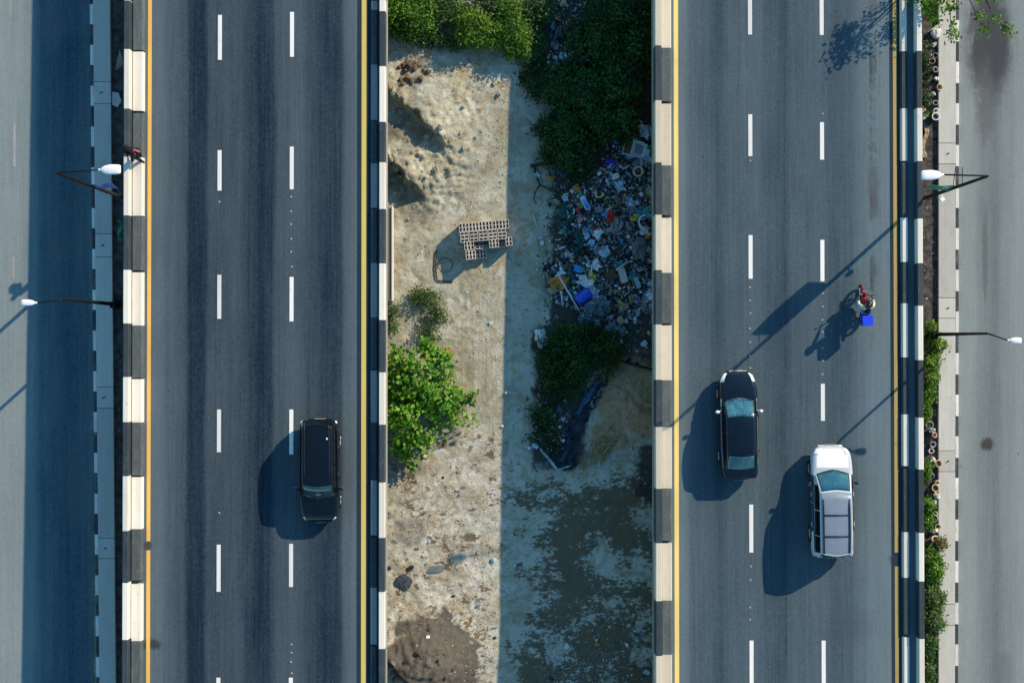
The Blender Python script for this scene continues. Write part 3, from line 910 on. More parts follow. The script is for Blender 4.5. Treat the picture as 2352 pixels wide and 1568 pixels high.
SHG = 'sunlit shrubs at the top of the sand'
plant('shrub', 'bright green shrub against the black and white parapet above the sand', 'shrub', 915, 35, [(908, 20, 30, 30, .7, .5), (900, 60, 18, 26, .4, .3)], 2600, .15, GREEN_LIT, SHG, 1)
plant('shrub', 'round bright green shrub second from the parapet, above the eroded sand', 'shrub', 965, 55, [(965, 50, 38, 38, .8, .55), (950, 78, 24, 18, .5, .35)], 4200, .13, GREEN_LIT, SHG, 2)
plant('shrub', 'yellow green leafy shrub standing furthest out over the sand', 'shrub', 1085, 65, [(1085, 62, 46, 42, .9, .6), (1105, 80, 30, 24, .6, .4)], 5200, .12, GREEN_YEL, SHG, 3)
plant('shrub', 'blue green shrub behind the yellow green one', 'shrub', 1030, 22, [(1030, 20, 38, 30, .7, .5), (1045, 50, 20, 20, .5, .4)], 3000, .12, GREEN_MID, SHG, 4)
plant('shrub', 'tall loose shrub with pale shoots between the sand and the litter strip', 'shrub', 1190, 75, [(1185, 60, 34, 50, .8, .6), (1200, 100, 26, 22, .5, .4), (1170, 20, 30, 30, .8, .6)], 4600, .12, GREEN_YEL[:3] + GREEN_LIT[2:3], SHG, 5)
plant('shrub', 'dark green shrub at the frame edge beside the litter strip', 'shrub', 1240, 25, [(1235, 22, 34, 34, .6, .5), (1225, 75, 22, 36, .4, .35)], 3600, .12, GREEN_MID, SHG, 6)
plant('shrub', 'low dark green shrub trailing down to the shadow edge of the sand', 'shrub', 1215, 135, [(1215, 128, 26, 20, .35, .3), (1190, 118, 20, 12, .3, .25)], 1800, .11, GREEN_MID, SHG, 7)
plant('shrub', 'deep green shrub filling the gap between bright shrubs at the top', 'shrub', 1130, 10, [(1130, 5, 45, 30, .8, .6), (1000, -5, 40, 18, .7, .5)], 3600, .12, GREEN_MID, SHG, 8)
plant('shrub', 'low bright shrub behind the round one at the top frame edge', 'shrub', 945, 0, [(940, -5, 46, 30, .6, .5), (985, 8, 30, 24, .7, .5)], 3400, .13, GREEN_LIT, SHG, 9)
plant('shrub', 'ragged light green shrub between the yellow green one and the tall loose one', 'shrub', 1140, 55, [(1138, 60, 26, 40, .6, .45), (1150, 95, 22, 18, .4, .3)], 2600, .12, GREEN_LIT, SHG, 10)
plant('shrub', 'low weeds along the front edge of the bright shrubs', 'weed', 1010, 92, [(1000, 92, 46, 12, .25, .2), (1050, 100, 30, 10, .25, .2), (925, 84, 30, 10, .25, .2)], 2000, .11, GREEN_MID, SHG, 11, stems=6, trunk=.015)
# the great dark tree mass in the shade of the elevated road
TG = 'dark trees shaded by the elevated road'
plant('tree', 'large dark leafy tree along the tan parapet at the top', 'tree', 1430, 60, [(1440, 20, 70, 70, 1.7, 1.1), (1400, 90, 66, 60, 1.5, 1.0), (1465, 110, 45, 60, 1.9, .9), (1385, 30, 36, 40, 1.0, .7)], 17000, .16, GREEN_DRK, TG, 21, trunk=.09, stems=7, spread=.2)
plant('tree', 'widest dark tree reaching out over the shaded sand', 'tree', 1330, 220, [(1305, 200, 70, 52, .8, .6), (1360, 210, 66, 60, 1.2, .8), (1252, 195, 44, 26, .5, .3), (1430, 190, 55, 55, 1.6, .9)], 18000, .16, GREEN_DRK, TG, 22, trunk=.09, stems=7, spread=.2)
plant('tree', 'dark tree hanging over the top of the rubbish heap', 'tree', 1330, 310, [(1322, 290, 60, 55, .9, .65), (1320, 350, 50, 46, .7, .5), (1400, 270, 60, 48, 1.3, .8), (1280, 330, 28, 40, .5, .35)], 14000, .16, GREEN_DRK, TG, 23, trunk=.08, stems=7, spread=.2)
plant('shrub', 'sparse little shrub beside the dark tree on shaded sand', 'shrub', 1243, 300, [(1243, 300, 14, 22, .3, .25)], 380, .11, GREEN_DRK, None, 24, stems=3, trunk=.02)
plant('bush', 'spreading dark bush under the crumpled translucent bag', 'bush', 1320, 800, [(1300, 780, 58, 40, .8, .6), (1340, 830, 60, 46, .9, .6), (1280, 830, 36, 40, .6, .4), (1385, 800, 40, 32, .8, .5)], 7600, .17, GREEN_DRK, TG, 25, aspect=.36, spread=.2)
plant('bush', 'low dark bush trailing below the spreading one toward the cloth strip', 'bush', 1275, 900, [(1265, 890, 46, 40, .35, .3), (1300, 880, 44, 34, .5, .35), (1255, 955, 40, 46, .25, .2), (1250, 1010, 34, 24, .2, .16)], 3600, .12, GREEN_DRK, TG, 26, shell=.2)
# sunlit plants on the sand
plant('tree', 'bright green broad leaved young tree beside the black and white parapet', 'tree', 950, 900, [(960, 870, 70, 64, 1.5, .8), (930, 950, 54, 62, 1.4, .8), (1005, 830, 46, 44, 1.3, .7), (1010, 925, 58, 52, 1.3, .7), (915, 860, 36, 60, 1.2, .7), (1040, 910, 40, 20, 1.0, .3), (960, 1000, 66, 26, 1.0, .5), (1060, 960, 16, 16, .8, .3)], 4300, .225, GREEN_BRT, None, 31, mat='leaf_thick', aspect=.66, clump=9, spread=.17, shell=.35, trunk=.07, stems=9)
plant('shrub', 'small bright sprig hanging below the broad leaved tree', 'shrub', 935, 1058, [(935, 1052, 20, 22, .5, .3), (925, 1035, 14, 10, .5, .2)], 240, .22, GREEN_BRT, None, 32, mat='leaf_thick', aspect=.7, stems=3, trunk=.02)
plant('shrub', 'straggling grey green weed on the sand below the block stack', 'weed', 975, 700, [(975, 675, 30, 20, .3, .25), (1000, 715, 26, 30, .3, .25), (990, 760, 22, 26, .3, .25), (955, 690, 14, 20, .2, .2)], 1800, .11, GREEN_MID, None, 33, stems=5, trunk=.02, shell=.1)
plant('shrub', 'small dusty weed at the end of the concrete beam', 'weed', 897, 725, [(898, 715, 12, 16, .2, .2), (900, 748, 11, 16, .2, .2)], 700, .10, GREEN_MID, None, 34, stems=3, trunk=.02, shell=.1)
# plants in the gap by the sunlit pavement
PG = 'green plants in the gap beside the sunlit pavement'
for (lab, v, lob, n, cols, sd) in (
        ('yellow green plant around the thin lamp post', 760, [(2134, 748, 12, 16, .5, .35), (2150, 790, 20, 22, .6, .4)], 1500, GREEN_YEL, 41),
        ('long green plant just below the thin lamp post', 850, [(2137, 830, 17, 26, .5, .35), (2138, 870, 15, 28, .5, .35), (2130, 905, 12, 24, .4, .3), (2128, 945, 10, 22, .35, .3)], 3600, GREEN_YEL[:3] + GREEN_LIT[2:3], 42),
        ('low leafy plant beside the lower row of pots', 1180, [(2131, 1165, 10, 24, .4, .3), (2132, 1200, 10, 26, .4, .3), (2128, 1080, 7, 30, .3, .25)], 1700, GREEN_LIT, 43),
        ('bushy plant just past the last of the pots', 1290, [(2140, 1275, 19, 24, .45, .35), (2142, 1320, 22, 32, .55, .4)], 3400, GREEN_LIT, 44),
        ('dense green plant leaning on the pavement slabs', 1380, [(2141, 1370, 20, 34, .5, .4), (2143, 1420, 20, 30, .5, .4)], 3600, GREEN_MID[1:] + GREEN_LIT[2:3], 45),
        ('thin weedy plant at the bottom of the gap', 1510, [(2136, 1480, 15, 40, .35, .3), (2134, 1545, 14, 44, .35, .3)], 2200, GREEN_MID, 46),
        ('dry olive tuft growing over the slab edge by the pots', 1250, [(2160, 1250, 9, 15, .45, .2)], 420, [(0.10, .11, .03), (.16, .15, .05), (.2, .19, .07)], 47),
        ('dark low plant in the shadow behind the upper pots', 170, [(2124, 150, 9, 50, .3, .25), (2126, 230, 7, 26, .25, .2)], 900, GREEN_DRK, 48)):
    u = sum(l[0] for l in lob) / len(lob)
    plant('plant', lab, 'plant', u, v, lob, n, .12, cols, PG, sd, z0=0.03, stems=4, trunk=.018, spread=.1)
# tree at the top of the gap, whose shadow falls on the lighter road
tr = plant('tree', 'tree with drooping green branches standing in the gap at the top', 'tree', 2100, -40,
      [(2110, -34, 34, 30, 6.0, .6), (2160, -8, 60, 34, 5.0, .6), (2130, -75, 34, 30, 6.2, .6), (2150, 28, 34, 22, 4.4, .4), (2265, -16, 50, 10, 4.6, .3)], 2300, .17, GREEN_LIT, None, 51, z0=0.02, trunk=.11, stems=12, clump=26, spread=.17)
for i, pth in enumerate(([(2225, -6), (2245, 40), (2262, 68)], [(2262, -4), (2285, 42), (2312, 66)], [(2180, 10), (2184, 55), (2188, 82)])):
    b = MB()
    pts = [G(u, v, 4.9 - .25 * k) - tr.location for k, (u, v) in enumerate(pth)]
    b.tube(pts, [.03, .02, .01], 5); b.obj('limb', M['bark'], tr, smooth=True)
    e = [((p.x, p.y, p.z), (.22, .22, .12)) for p in pts[1:]]
    link('foliage', crown_mesh('foliage', e, 110, .16, GREEN_LIT, M['leaf'], 60 + i, clump=10, spread=.12), tr)

# ------------------------------------------------------------------ stack of hollow concrete blocks
def block_mesh():
    L, W, Hh = .42, .157, .22        # two cells
    mb = MB()
    w, m = .032, .032
    def ring(z):
        o = [(-W / 2, -L / 2, z), (W / 2, -L / 2, z), (W / 2, L / 2, z), (-W / 2, L / 2, z)]
        i1 = [(-W / 2 + w, -L / 2 + w, z), (W / 2 - w, -L / 2 + w, z), (W / 2 - w, -m / 2, z), (-W / 2 + w, -m / 2, z)]
        i2 = [(-W / 2 + w, m / 2, z), (W / 2 - w, m / 2, z), (W / 2 - w, L / 2 - w, z), (-W / 2 + w, L / 2 - w, z)]
        return o + i1 + i2
    vs = ring(0) + ring(Hh)
    def cap(o, flip):
        fs = [(o, o + 1, o + 5, o + 4), (o + 1, o + 2, o + 10, o + 9, o + 6, o + 5), (o + 2, o + 3, o + 11, o + 10), (o + 3, o, o + 4, o + 7, o + 8, o + 11), (o + 7, o + 6, o + 9, o + 8)]
        return [f[::-1] for f in fs] if flip else fs
    fs = cap(12, False) + cap(0, True)
    for a, rev in ((0, False), (4, True), (8, True)):
        for i in range(4):
            j = (i + 1) % 4
            f = (a + i, a + j, a + j + 12, a + i + 12)
            fs.append(f[::-1] if rev else f)
    mb.add(vs, fs)
    return mb.mesh('concrete_block', M['block'])
blk = block_mesh()
org = G(1054, 513); zb = gz(G(1110, 550).x, G(1110, 550).y) - .02
yaw = R(5.0)
ex = Vector((math.cos(yaw), math.sin(yaw), 0)); ey = Vector((math.sin(yaw), -math.cos(yaw), 0))   # ey runs down the picture
rb = random.Random(5)
def put_block(a, b, layer, across, label):
    """a, b: metres along and down the stack to the block's centre"""
    q = G(1053, 514, .88)
    p = Vector((q.x, q.y, 0)) + ex * (a + rb.uniform(-.006, .006)) + ey * (b + rb.uniform(-.008, .008))
    o = link('concrete_block', blk, None, (p.x, p.y, zb + layer * .2205))
    o.rotation_euler = (0, 0, yaw + (R(90) if across else 0) + rb.uniform(-.02, .02))
    tag(o, label, 'block', 'hollow concrete blocks of the stack on the sand')
ROWS = 'hollow concrete block '
for layer in range(4):
    top = layer == 3
    for i in range(15):
        put_block(.085 + i * .1625, .205, layer, False, ROWS + ('standing in the long lengthwise row at the top of the stack' if top else 'under the long lengthwise row of the stack'))
    for r_ in range(3):
        for c_ in range(6):
            if c_ < 5 or (top and r_ == 0 and False):
                if top or r_ == 2 or c_ in (0, 4):
                    put_block(.23 + c_ * .455 + (.02 if r_ == 1 else 0), .50 + r_ * .168, layer, True, ROWS + (('laid crosswise in the %s crosswise row of the stack' % ('first', 'middle', 'last')[r_]) if top else 'under the crosswise rows of the stack'))
    for nm, xs, b_ in (('in the group of three just below the crosswise rows', (.26, .42, .58), 1.10), ('in the middle group of three under the crosswise rows', (1.47, 1.63, 1.79), 1.08), ('of the pair at the end near the shadow edge', (2.28, 2.44), 1.06), ('in the outermost three furthest from the long row', (.30, .46, .62), 1.55)):
        for a in xs:
            put_block(a, b_, layer, False, ROWS + (nm if top else 'supporting the smaller groups of the stack'))
for a in (.82, .98, 1.14):
    put_block(a, 1.53, 1, False, ROWS + 'on the low shaded step beside the outermost three')
    put_block(a, 1.53, 0, False, ROWS + 'at the bottom of the low shaded step')
for a, yb_ in ((.92, 1.21), (1.31 - .05, 1.20), (.92, 1.04)):
    put_block(a, yb_, 2 if (a < 1 and yb_ > 1.1) else 1, True, ROWS + 'laid crosswise in the sunken gap between the groups of three')
put_block(2.06, 1.08, 1, False, ROWS + 'sunk in the dark gap before the end pair'); put_block(1.93, 1.08, 1, False, ROWS + 'sunk in the dark gap after the middle group')
# bent rod and wire hoop lying in the stack's shadow
def on_ground(u, v, dz=0.0):
    p = G(u, v); return Vector((p.x, p.y, gz(p.x, p.y) + dz))
b = MB(); b.tube([on_ground(1003, 575, .06), on_ground(1001, 615, .08), on_ground(1003, 641, .08), on_ground(1008, 645, .07), on_ground(1040, 647, .06)], .035, 7)
tag(b.obj('metal_rod', M['pole'], smooth=True), 'bent black metal rod lying L-shaped beside the block stack', 'rod')
b = MB(); c0 = on_ground(1023, 608, .05); b.tube([c0 + Vector((.36 * math.cos(t), .34 * math.sin(t), 0.02 * math.sin(3 * t))) for t in [2 * math.pi * i / 28 for i in range(29)]], .018, 5)
tag(b.obj('wire_hoop', mat_plain('dull_wire', (.10, .10, .10), .6), smooth=True), 'thin round wire hoop on the sand in the stack shadow', 'hoop')
b = MB(); q0, q1 = G(892, 475, .2), G(904, 692, .2)
b.hexa([Vector((q0.x, q1.y, -.1)), Vector((q1.x, q1.y, -.1)), Vector((q1.x, q0.y, -.1)), Vector((q0.x, q0.y, -.1))], [Vector((q0.x, q1.y, .36)), Vector((q1.x - .09, q1.y, .36)), Vector((q1.x - .09, q0.y, .36)), Vector((q0.x, q0.y, .36))])
bo = b.obj('concrete_beam', M['concrete'], bevel=.02); tag(bo, 'long pale concrete beam lying against the foot of the elevated road', 'beam')
b = MB(); b.hexa([Vector((q1.x - .085, q1.y, .1)), Vector((q1.x, q1.y, .1)), Vector((q1.x, q0.y, .1)), Vector((q1.x - .085, q0.y, .1))], [Vector((q1.x - .085, q1.y, .46)), Vector((q1.x, q1.y, .46)), Vector((q1.x, q0.y, .46)), Vector((q1.x - .085, q0.y, .46))])
b.obj('rim', M['cream'], bo, bevel=.02)

# ------------------------------------------------------------------ vehicles
class Surf:
    def __init__(self, grid):
        g = np.array(grid, float); self.n, self.m = g.shape[:2]
        self.g = np.concatenate([g, g[:, -2:-1] * np.array([-1.0, 1, 1])], axis=1)
    @staticmethod
    def _w(s, n):
        i = int(min(max(math.floor(s), 0), n - 2)); f = s - i
        ids = [max(i - 1, 0), i, i + 1, min(i + 2, n - 1)]
        f2, f3 = f * f, f * f * f
        c = 0.38
        w = [-c * f + 2 * c * f2 - c * f3, 1 + (c - 3) * f2 + (2 - c) * f3, c * f + (3 - 2 * c) * f2 + (c - 2) * f3, -c * f2 + c * f3]
        return ids, w
    def ev(self, s, t, sg=1):
        a, wa = self._w(s, self.n); b, wb = self._w(t, self.m)
        j0 = int(min(max(math.floor(t), 0), self.m - 2)); b = [max(j0 - 1, 0), j0, j0 + 1, j0 + 2]
        p = np.zeros(3)
        for i, x in zip(a, wa):
            for j, y in zip(b, wb):
                p += self.g[i, j] * (x * y)
        return Vector((p[0] * sg, p[1], p[2]))
    def nor(self, s, t, sg=1):
        e = .02
        du = self.ev(min(s + e, self.n - 1), t, sg) - self.ev(max(s - e, 0), t, sg)
        dv = self.ev(s, min(t + e, self.m - 1), sg) - self.ev(s, max(t - e, 0), sg)
        n = du.cross(dv)
        if n.length < 1e-9:
            return Vector((0, 0, 1))
        n.normalize()
        return n if n.dot(Vector((sg * .6, 0, .5))) > 0 else -n
    def full(self, ns, nt, fix=None):
        mb = MB(); T = self.m - 1
        cols = [(T * k / nt, 1) for k in range(nt + 1)] + [(T * (nt - 1 - k) / nt, -1) for k in range(nt)]
        rows = []
        for i in range(ns + 1):
            s = (self.n - 1) * i / ns
            row = [self.ev(s, t, sg) for t, sg in cols]
            if fix: row = [fix(p) for p in row]
            rows.append(row)
        mb.grid(rows)
        w = len(cols)
        mb.f.append(tuple(range(w))); mb.m.append(0)
        mb.f.append(tuple(reversed(range(ns * w, ns * w + w)))); mb.m.append(0)
        return mb
    def patch(self, s0, s1, t0, t1, ns=6, nt=6, off=.006, sg=1, both=False, slant=0.0):
        T = self.m - 1
        cols = [(t0 + (t1 - t0) * k / nt, sg) for k in range(nt + 1)]
        if both:
            cols = [(t0 + (T - t0) * k / nt, 1) for k in range(nt + 1)] + [(t0 + (T - t0) * (nt - 1 - k) / nt, -1) for k in range(nt)]
        rows = []
        for i in range(ns + 1):
            row = []
            for (t, g) in cols:
                fr = (t - t0) / max(1e-6, (t1 - t0))
                s = s0 + (s1 - s0) * i / ns + (slant * fr if not both else 0)
                row.append(self.ev(s, t, g) + self.nor(s, t, g) * off)
            rows.append(row)
        mb = MB(); mb.grid(rows)
        return mb

def shaded(mb, name, mat, parent, solid=0.0):
    o = mb.obj(name, mat, parent, smooth=True)
    if solid:
        s = o.modifiers.new('Solidify', 'SOLIDIFY'); s.thickness = solid; s.offset = 0
    return o

def body_grid(st):
    out = []
    for (y, hw, zl, zb_, zt) in st:
        out.append([(hw * .80, y, zl), (hw * .965, y, zl + .07), (hw, y, zl + .28 * (zb_ - zl) / .6), (hw * .992, y, zb_ - .13), (hw * .95, y, zb_ - .025), (hw * .80, y, zb_ + (zt - zb_) * .55), (hw * .42, y, zt), (0, y, zt + .012)])
    return out

def make_wheel(parent, x, y, r, w, alloy):
    sg = 1 if x > 0 else -1
    root = bpy.data.objects.new('wheel', None); COL.objects.link(root); root.parent = parent; root.location = (x, y, r)
    Mx = Matrix.Rotation(R(90) * sg, 4, 'Y')
    t = MB(); t.lathe([(r * .62, -w / 2), (r * .93, -w / 2), (r, -w / 2 + .03), (r, w / 2 - .03), (r * .93, w / 2), (r * .62, w / 2 - .01)], 26, Mx)
    t.obj('tyre', M['rubber'], root, smooth=True)
    k = MB(); k.lathe([(r * .63, w / 2 - .05), (r * .63, w / 2 - .012), (r * .56, w / 2 - .01), (r * .54, w / 2 - .06), (r * .05, w / 2 - .05)], 26, Mx)
    for i in range(5):
        a = 2 * math.pi * i / 5
        c, s = math.cos(a), math.sin(a)
        p0, p1 = Vector((c * r * .06, s * r * .06, w / 2 - .03)), Vector((c * r * .58, s * r * .58, w / 2 - .015))
        k.tube([Mx @ p0, Mx @ p1], [.035, .026], 6)
    k.obj('rim', alloy, root, smooth=True)

def make_car(spec, name, label, cat, loc, rotz):
    root = thing(name, label, cat, loc, rotz)
    P, glass = spec['paint'], spec['glass']
    B, Cb = Surf(body_grid(spec['body'])), Surf(spec['cabin'])
    wr, wy, wx = spec['wheel_r'], spec['wheel_y'], spec['wheel_x']
    def arch(p):
        for yw in wy:
            d = abs(p.y - yw)
            ra = wr + .055
            if d < ra and abs(p.x) > wx - .16:
                za = wr + math.sqrt(ra * ra - d * d)
                if p.z < za:
                    return Vector((p.x, p.y, za))
        return p
    mb = B.full(spec.get('ns', 72), 20, arch)
    shaded(mb, 'body', P, root)
    u = MB(); y0, y1 = spec['body'][0][0], spec['body'][-1][0]
    u.box((0, (y0 + y1) / 2, .27), (wx * 2 - .3, (y1 - y0) - .5, .12)); u.obj('underbody', M['trim'], root)
    cab = MB(); cab = Cb.full(40, 14)
    shaded(cab, 'cabin', spec.get('cabin_paint', P), root)
    if 'roof_paint' in spec:
        s0, s1, t0 = spec['roof']
        shaded(Cb.patch(s0, s1, t0, 3, 10, 6, .006, both=True), 'roof', spec['roof_paint'], root, .004)
    g0, g1, gt = spec['windscreen']
    ws = shaded(Cb.patch(g0, g1, gt, 3, 8, 6, .008, both=True), 'windscreen', glass, root, .004)
    g0, g1, gt = spec['rear_window']
    shaded(Cb.patch(g0, g1, gt, 3, 8, 6, .008, both=True), 'rear_window', spec.get('rear_glass', glass), root, .004)
    for sg in (1, -1):
        for (s0, s1, t0, t1) in spec['side_windows']:
            shaded(Cb.patch(s0, s1, t0, t1, 6, 4, .008, sg), 'side_window', spec.get('side_glass', glass), root, .004)
        for (s0, s1) in spec['doors']:
            d = shaded(B.patch(s0, s1, 1.2, 4.1, 6, 6, .007, sg), 'door', spec.get('door_paint', P), root, .006)
            h = B.ev(s0 + .22 * (s1 - s0) if s0 < s1 else s0, 3.35, sg); h.x += sg * .02
            hb = MB(); hb.box(h, (.035, .19, .03)); hb.obj('handle', spec.get('handle', P), d, bevel=.008)
        for (s0, s1, t0, t1) in spec['headlights']:
            shaded(B.patch(s0, s1, t0, t1, 5, 5, .010, sg), 'headlight', M['lens'], root, .006)
        for (s0, s1, t0, t1) in spec['taillights']:
            shaded(B.patch(s0, s1, t0, t1, 4, 4, .010, sg), 'tail_light', spec.get('tail_mat', M['tail']), root, .006)
        mx, my, mz = spec['mirror']
        m = MB(); m.blob((sg * mx, my, mz), (.11, .075, .075), 10, 6); m.tube([(sg * (mx - .2), my + .05, mz - .06), (sg * (mx - .05), my, mz - .02)], .025, 6)
        m.obj('wing_mirror', spec.get('mirror_paint', P), root, smooth=True)
        g = MB(); g.box((sg * mx, my - .075, mz), (.15, .012, .10)); g.obj('mirror_glass', M['chrome'], root)
        for y in wy:
            make_wheel(root, sg * wx, y, wr, .22, M['alloy'])
        c = MB()
        pts = [B.ev(spec['belt'][0] + (spec['belt'][1] - spec['belt'][0]) * k / 10, 4.25, sg) + Vector((sg * .004, 0, .012)) for k in range(11)]
        c.tube(pts, .020, 5); c.obj('belt_trim', spec['belt_mat'], root, smooth=True)
    s0, s1, t0 = spec['bonnet']
    shaded(B.patch(s0, s1, t0, 7, 14, 8, .003, both=True), 'bonnet', spec.get('bonnet_paint', P), root)
    s0, s1, t0 = spec['boot']
    shaded(B.patch(s0, s1, t0, 7, 6, 6, .003, both=True), 'boot_lid', spec.get('boot_paint', P), root)
    yf = spec['body'][-1]; yr = spec['body'][0]
    g = MB(); g.box((0, yf[0] + .004, yf[3] - .08), (yf[1] * 1.3, .05, .14)); g.obj('grille', M['trim'], root, bevel=.02)
    g = MB(); g.box((0, yf[0] + .02, yf[3] - .005), (yf[1] * 1.6, .035, .03)); g.obj('grille_trim', spec.get('trim_mat', M['lens']), root, bevel=.008)
    for yy, sgn in ((yf[0] + .01, 1), (yr[0] - .01, -1)):
        b = MB(); b.box((0, yy, .48), (max(yf[1], yr[1]) * 1.5, .10, .18)); b.obj('bumper', P if sgn > 0 else spec.get('boot_paint', P), root, bevel=.05)
        n = MB(); n.box((0, yy + sgn * .06, .52), (.5, .012, .12)); n.obj('number_plate', mat_plain('plate', (.7, .7, .68), .5), root)
    # wipers and the dark cowl strip
    g0, g1, gt = spec['windscreen']
    w = shaded(Cb.patch(g0 - .12 if g0 < g1 else g0 + .12, g0 + .0, gt, 3, 2, 6, .012, both=True), 'cowl_strip', M['trim'], root, .006)
    for k, (a, b_) in enumerate((((.02, -.42)), ((.50, .05)))):
        wp = MB()
        pts = []
        for q in range(5):
            x = a + (b_ - a) * q / 4
            t = 3 - abs(x) / max(.2, spec['cabin'][0][2][0]) * 1.0
            s = g0 + (g1 - g0) * (.03 + .10 * q / 4)
            pts.append(Cb.ev(s, max(gt, t), 1 if x > 0 else -1) + Vector((0, 0, .022)))
        wp.tube(pts, .010, 4); wp.obj('wiper', M['trim'], root)
    return root, B, Cb

def mat_screen(name, c0, c1):  # opaque glass; sky reflection and lit interior are painted as its colour
    t = NT(name); p = t.coord()
    f = t.noise(p, 1.7, 5, .62); f2 = t.noise(t.scale(p, (6, 1, 1)), 1.5, 3, .6)
    m = t.out(t.mix(t.step(t.math('ADD', t.math('MULTIPLY', f, .75), t.math('MULTIPLY', f2, .25)), .30, .74), c0, c1), .06, .9)
    t.b.inputs['Coat Weight'].default_value = .6
    return m
GL_TEAL = mat_screen('teal_glass', (.008, .056, .098), (.022, .125, .19))
GL_DARK = mat_plain('dark_glass', (.003, .005, .006), .12, .25, 0, .2)
GL_SEDAN = mat_screen('sedan_glass', (.006, .048, .078), (.065, .22, .28))
sedan = dict(
    paint=mat_carpaint('black_blue_paint', (.002, .005, .012), .0, .12), glass=GL_SEDAN, rear_glass=mat_screen('rear_teal', (.006, .045, .06), (.055, .165, .175)), side_glass=GL_DARK, wheel_r=.325, wheel_y=(1.42, -1.40), wheel_x=.79,
    body=[(-2.43, .60, .38, .78, .80), (-2.38, .74, .34, .90, .92), (-2.15, .81, .26, .95, .985), (-1.7, .845, .22, .95, .99), (-.9, .868, .21, .93, .955), (0, .872, .21, .915, .935), (.8, .868, .21, .905, .925), (1.2, .86, .22, .89, .94), (1.65, .845, .24, .82, .90), (2.05, .785, .27, .73, .80), (2.30, .65, .32, .64, .69), (2.42, .46, .38, .56, .58)],
    cabin=[[(.70, 1.00, .885), (.69, 1.03, .90), (.66, 1.10, .92), (0, 1.27, .945)], [(.745, .72, .905), (.70, .74, 1.04), (.635, .78, 1.12), (0, .88, 1.15)], [(.76, .30, .915), (.68, .30, 1.22), (.585, .33, 1.345), (0, .40, 1.395)],
           [(.765, -.45, .925), (.67, -.45, 1.29), (.565, -.45, 1.415), (0, -.45, 1.46)], [(.755, -1.20, .935), (.66, -1.24, 1.24), (.565, -1.30, 1.365), (0, -1.36, 1.415)], [(.735, -1.62, .945), (.67, -1.64, 1.09), (.605, -1.66, 1.18), (0, -1.72, 1.225)], [(.70, -1.95, .95), (.67, -1.98, .975), (.62, -2.0, .99), (0, -2.06, 1.01)]],
    windscreen=(.14, 1.95, 2.05), rear_window=(4.12, 5.80, 2.05), side_windows=[(1.25, 2.75, .15, 1.45), (2.9, 4.45, .15, 1.45)], doors=[(3.3, 4.95), (5.0, 7.0)],
    headlights=[(8.7, 10.35, 3.6, 5.1)], taillights=[(.5, 1.1, 3.0, 3.9)], mirror=(.98, .62, .99), bonnet=(7.35, 10.2, 5.15), boot=(.95, 2.1, 5.1), belt=(2.6, 7.0), belt_mat=mat_plain('dull_chrome', (.22, .25, .27), .35, .5, .3), mirror_paint=M['lens'])
def suv_spec(L, hw, hz, paint, **kw):
    f = L / 5.0
    z = lambda q: .55 + (q - .55) * hz / 1.74
    c = kw.get('cowl', 1.38) ; rf = kw.get('roof_front', .52)
    d = dict(paint=paint, wheel_r=.375, wheel_y=(1.50 * f, -1.45 * f), wheel_x=hw - .10,
        body=[(-2.50 * f, hw * .80, .42, .86, .92), (-2.46 * f, hw * .90, .36, .98, 1.02), (-2.2 * f, hw * .97, .30, 1.02, 1.05), (-1.6 * f, hw * .99, .28, 1.03, 1.05), (-.8 * f, hw, .27, 1.02, 1.03), (0, hw, .27, 1.01, 1.02), (.8 * f, hw * .995, .27, 1.00, 1.02), (1.25 * f, hw * .99, .28, 1.00, 1.05), (1.75 * f, hw * .97, .30, .95, 1.03), (2.15 * f, hw * .92, .33, .88, .97), (2.38 * f, hw * .78, .38, .80, .86), (2.50 * f, hw * .55, .45, .68, .72)],
        cabin=[[(hw * .84, c * f - .22, .99), (hw * .82, c * f - .20, 1.0), (hw * .79, c * f - .10, 1.03), (0, c * f + .10, 1.06)], [(hw * .87, (c * .55 + rf * .45) * f - .1, 1.0), (hw * .81, (c * .55 + rf * .45) * f - .1, 1.22), (hw * .74, (c * .55 + rf * .45) * f - .04, 1.34), (0, (c * .55 + rf * .45) * f + .06, 1.37)], [(hw * .88, rf * f - .05, 1.01), (hw * .79, rf * f - .05, 1.45), (hw * .69, rf * f - .02, z(1.62)), (0, rf * f + .05, z(1.66))],
               [(hw * .885, -.5 * f, 1.015), (hw * .79, -.5 * f, 1.5), (hw * .69, -.5 * f, z(1.69)), (0, -.5 * f, z(1.73))], [(hw * .885, -1.5 * f, 1.02), (hw * .785, -1.5 * f, 1.5), (hw * .69, -1.5 * f, z(1.69)), (0, -1.5 * f, z(1.73))], [(hw * .87, -2.18 * f, 1.03), (hw * .77, -2.16 * f, 1.45), (hw * .68, -2.14 * f, z(1.64)), (0, -2.2 * f, z(1.68))], [(hw * .85, -2.34 * f, 1.03), (hw * .75, -2.30 * f, 1.40), (hw * .66, -2.24 * f, z(1.58)), (0, -2.34 * f, z(1.61))], [(hw * .82, -2.42 * f, 1.02), (hw * .78, -2.42 * f, 1.03), (hw * .72, -2.44 * f, 1.04), (0, -2.47 * f, 1.05)]],
        windscreen=(.16, 1.93, 2.05), rear_window=(6.1, 6.8, 2.05), side_windows=[(1.25, 2.78, .12, 1.6), (2.82, 3.92, .12, 1.6), (3.96, 5.2, .12, 1.6)], doors=[(3.4, 4.95), (5.0, 7.0)],
        headlights=[(9.0, 10.3, 4.05, 5.4)], taillights=[(.4, 1.3, 3.1, 4.7)], mirror=(hw + .12, .86 * f, 1.10), bonnet=(7.6, 10.15, 5.1), boot=(.5, 1.0, 5.6), belt=(2.0, 7.0), belt_mat=M['trim'])
    d.update(kw)
    return d
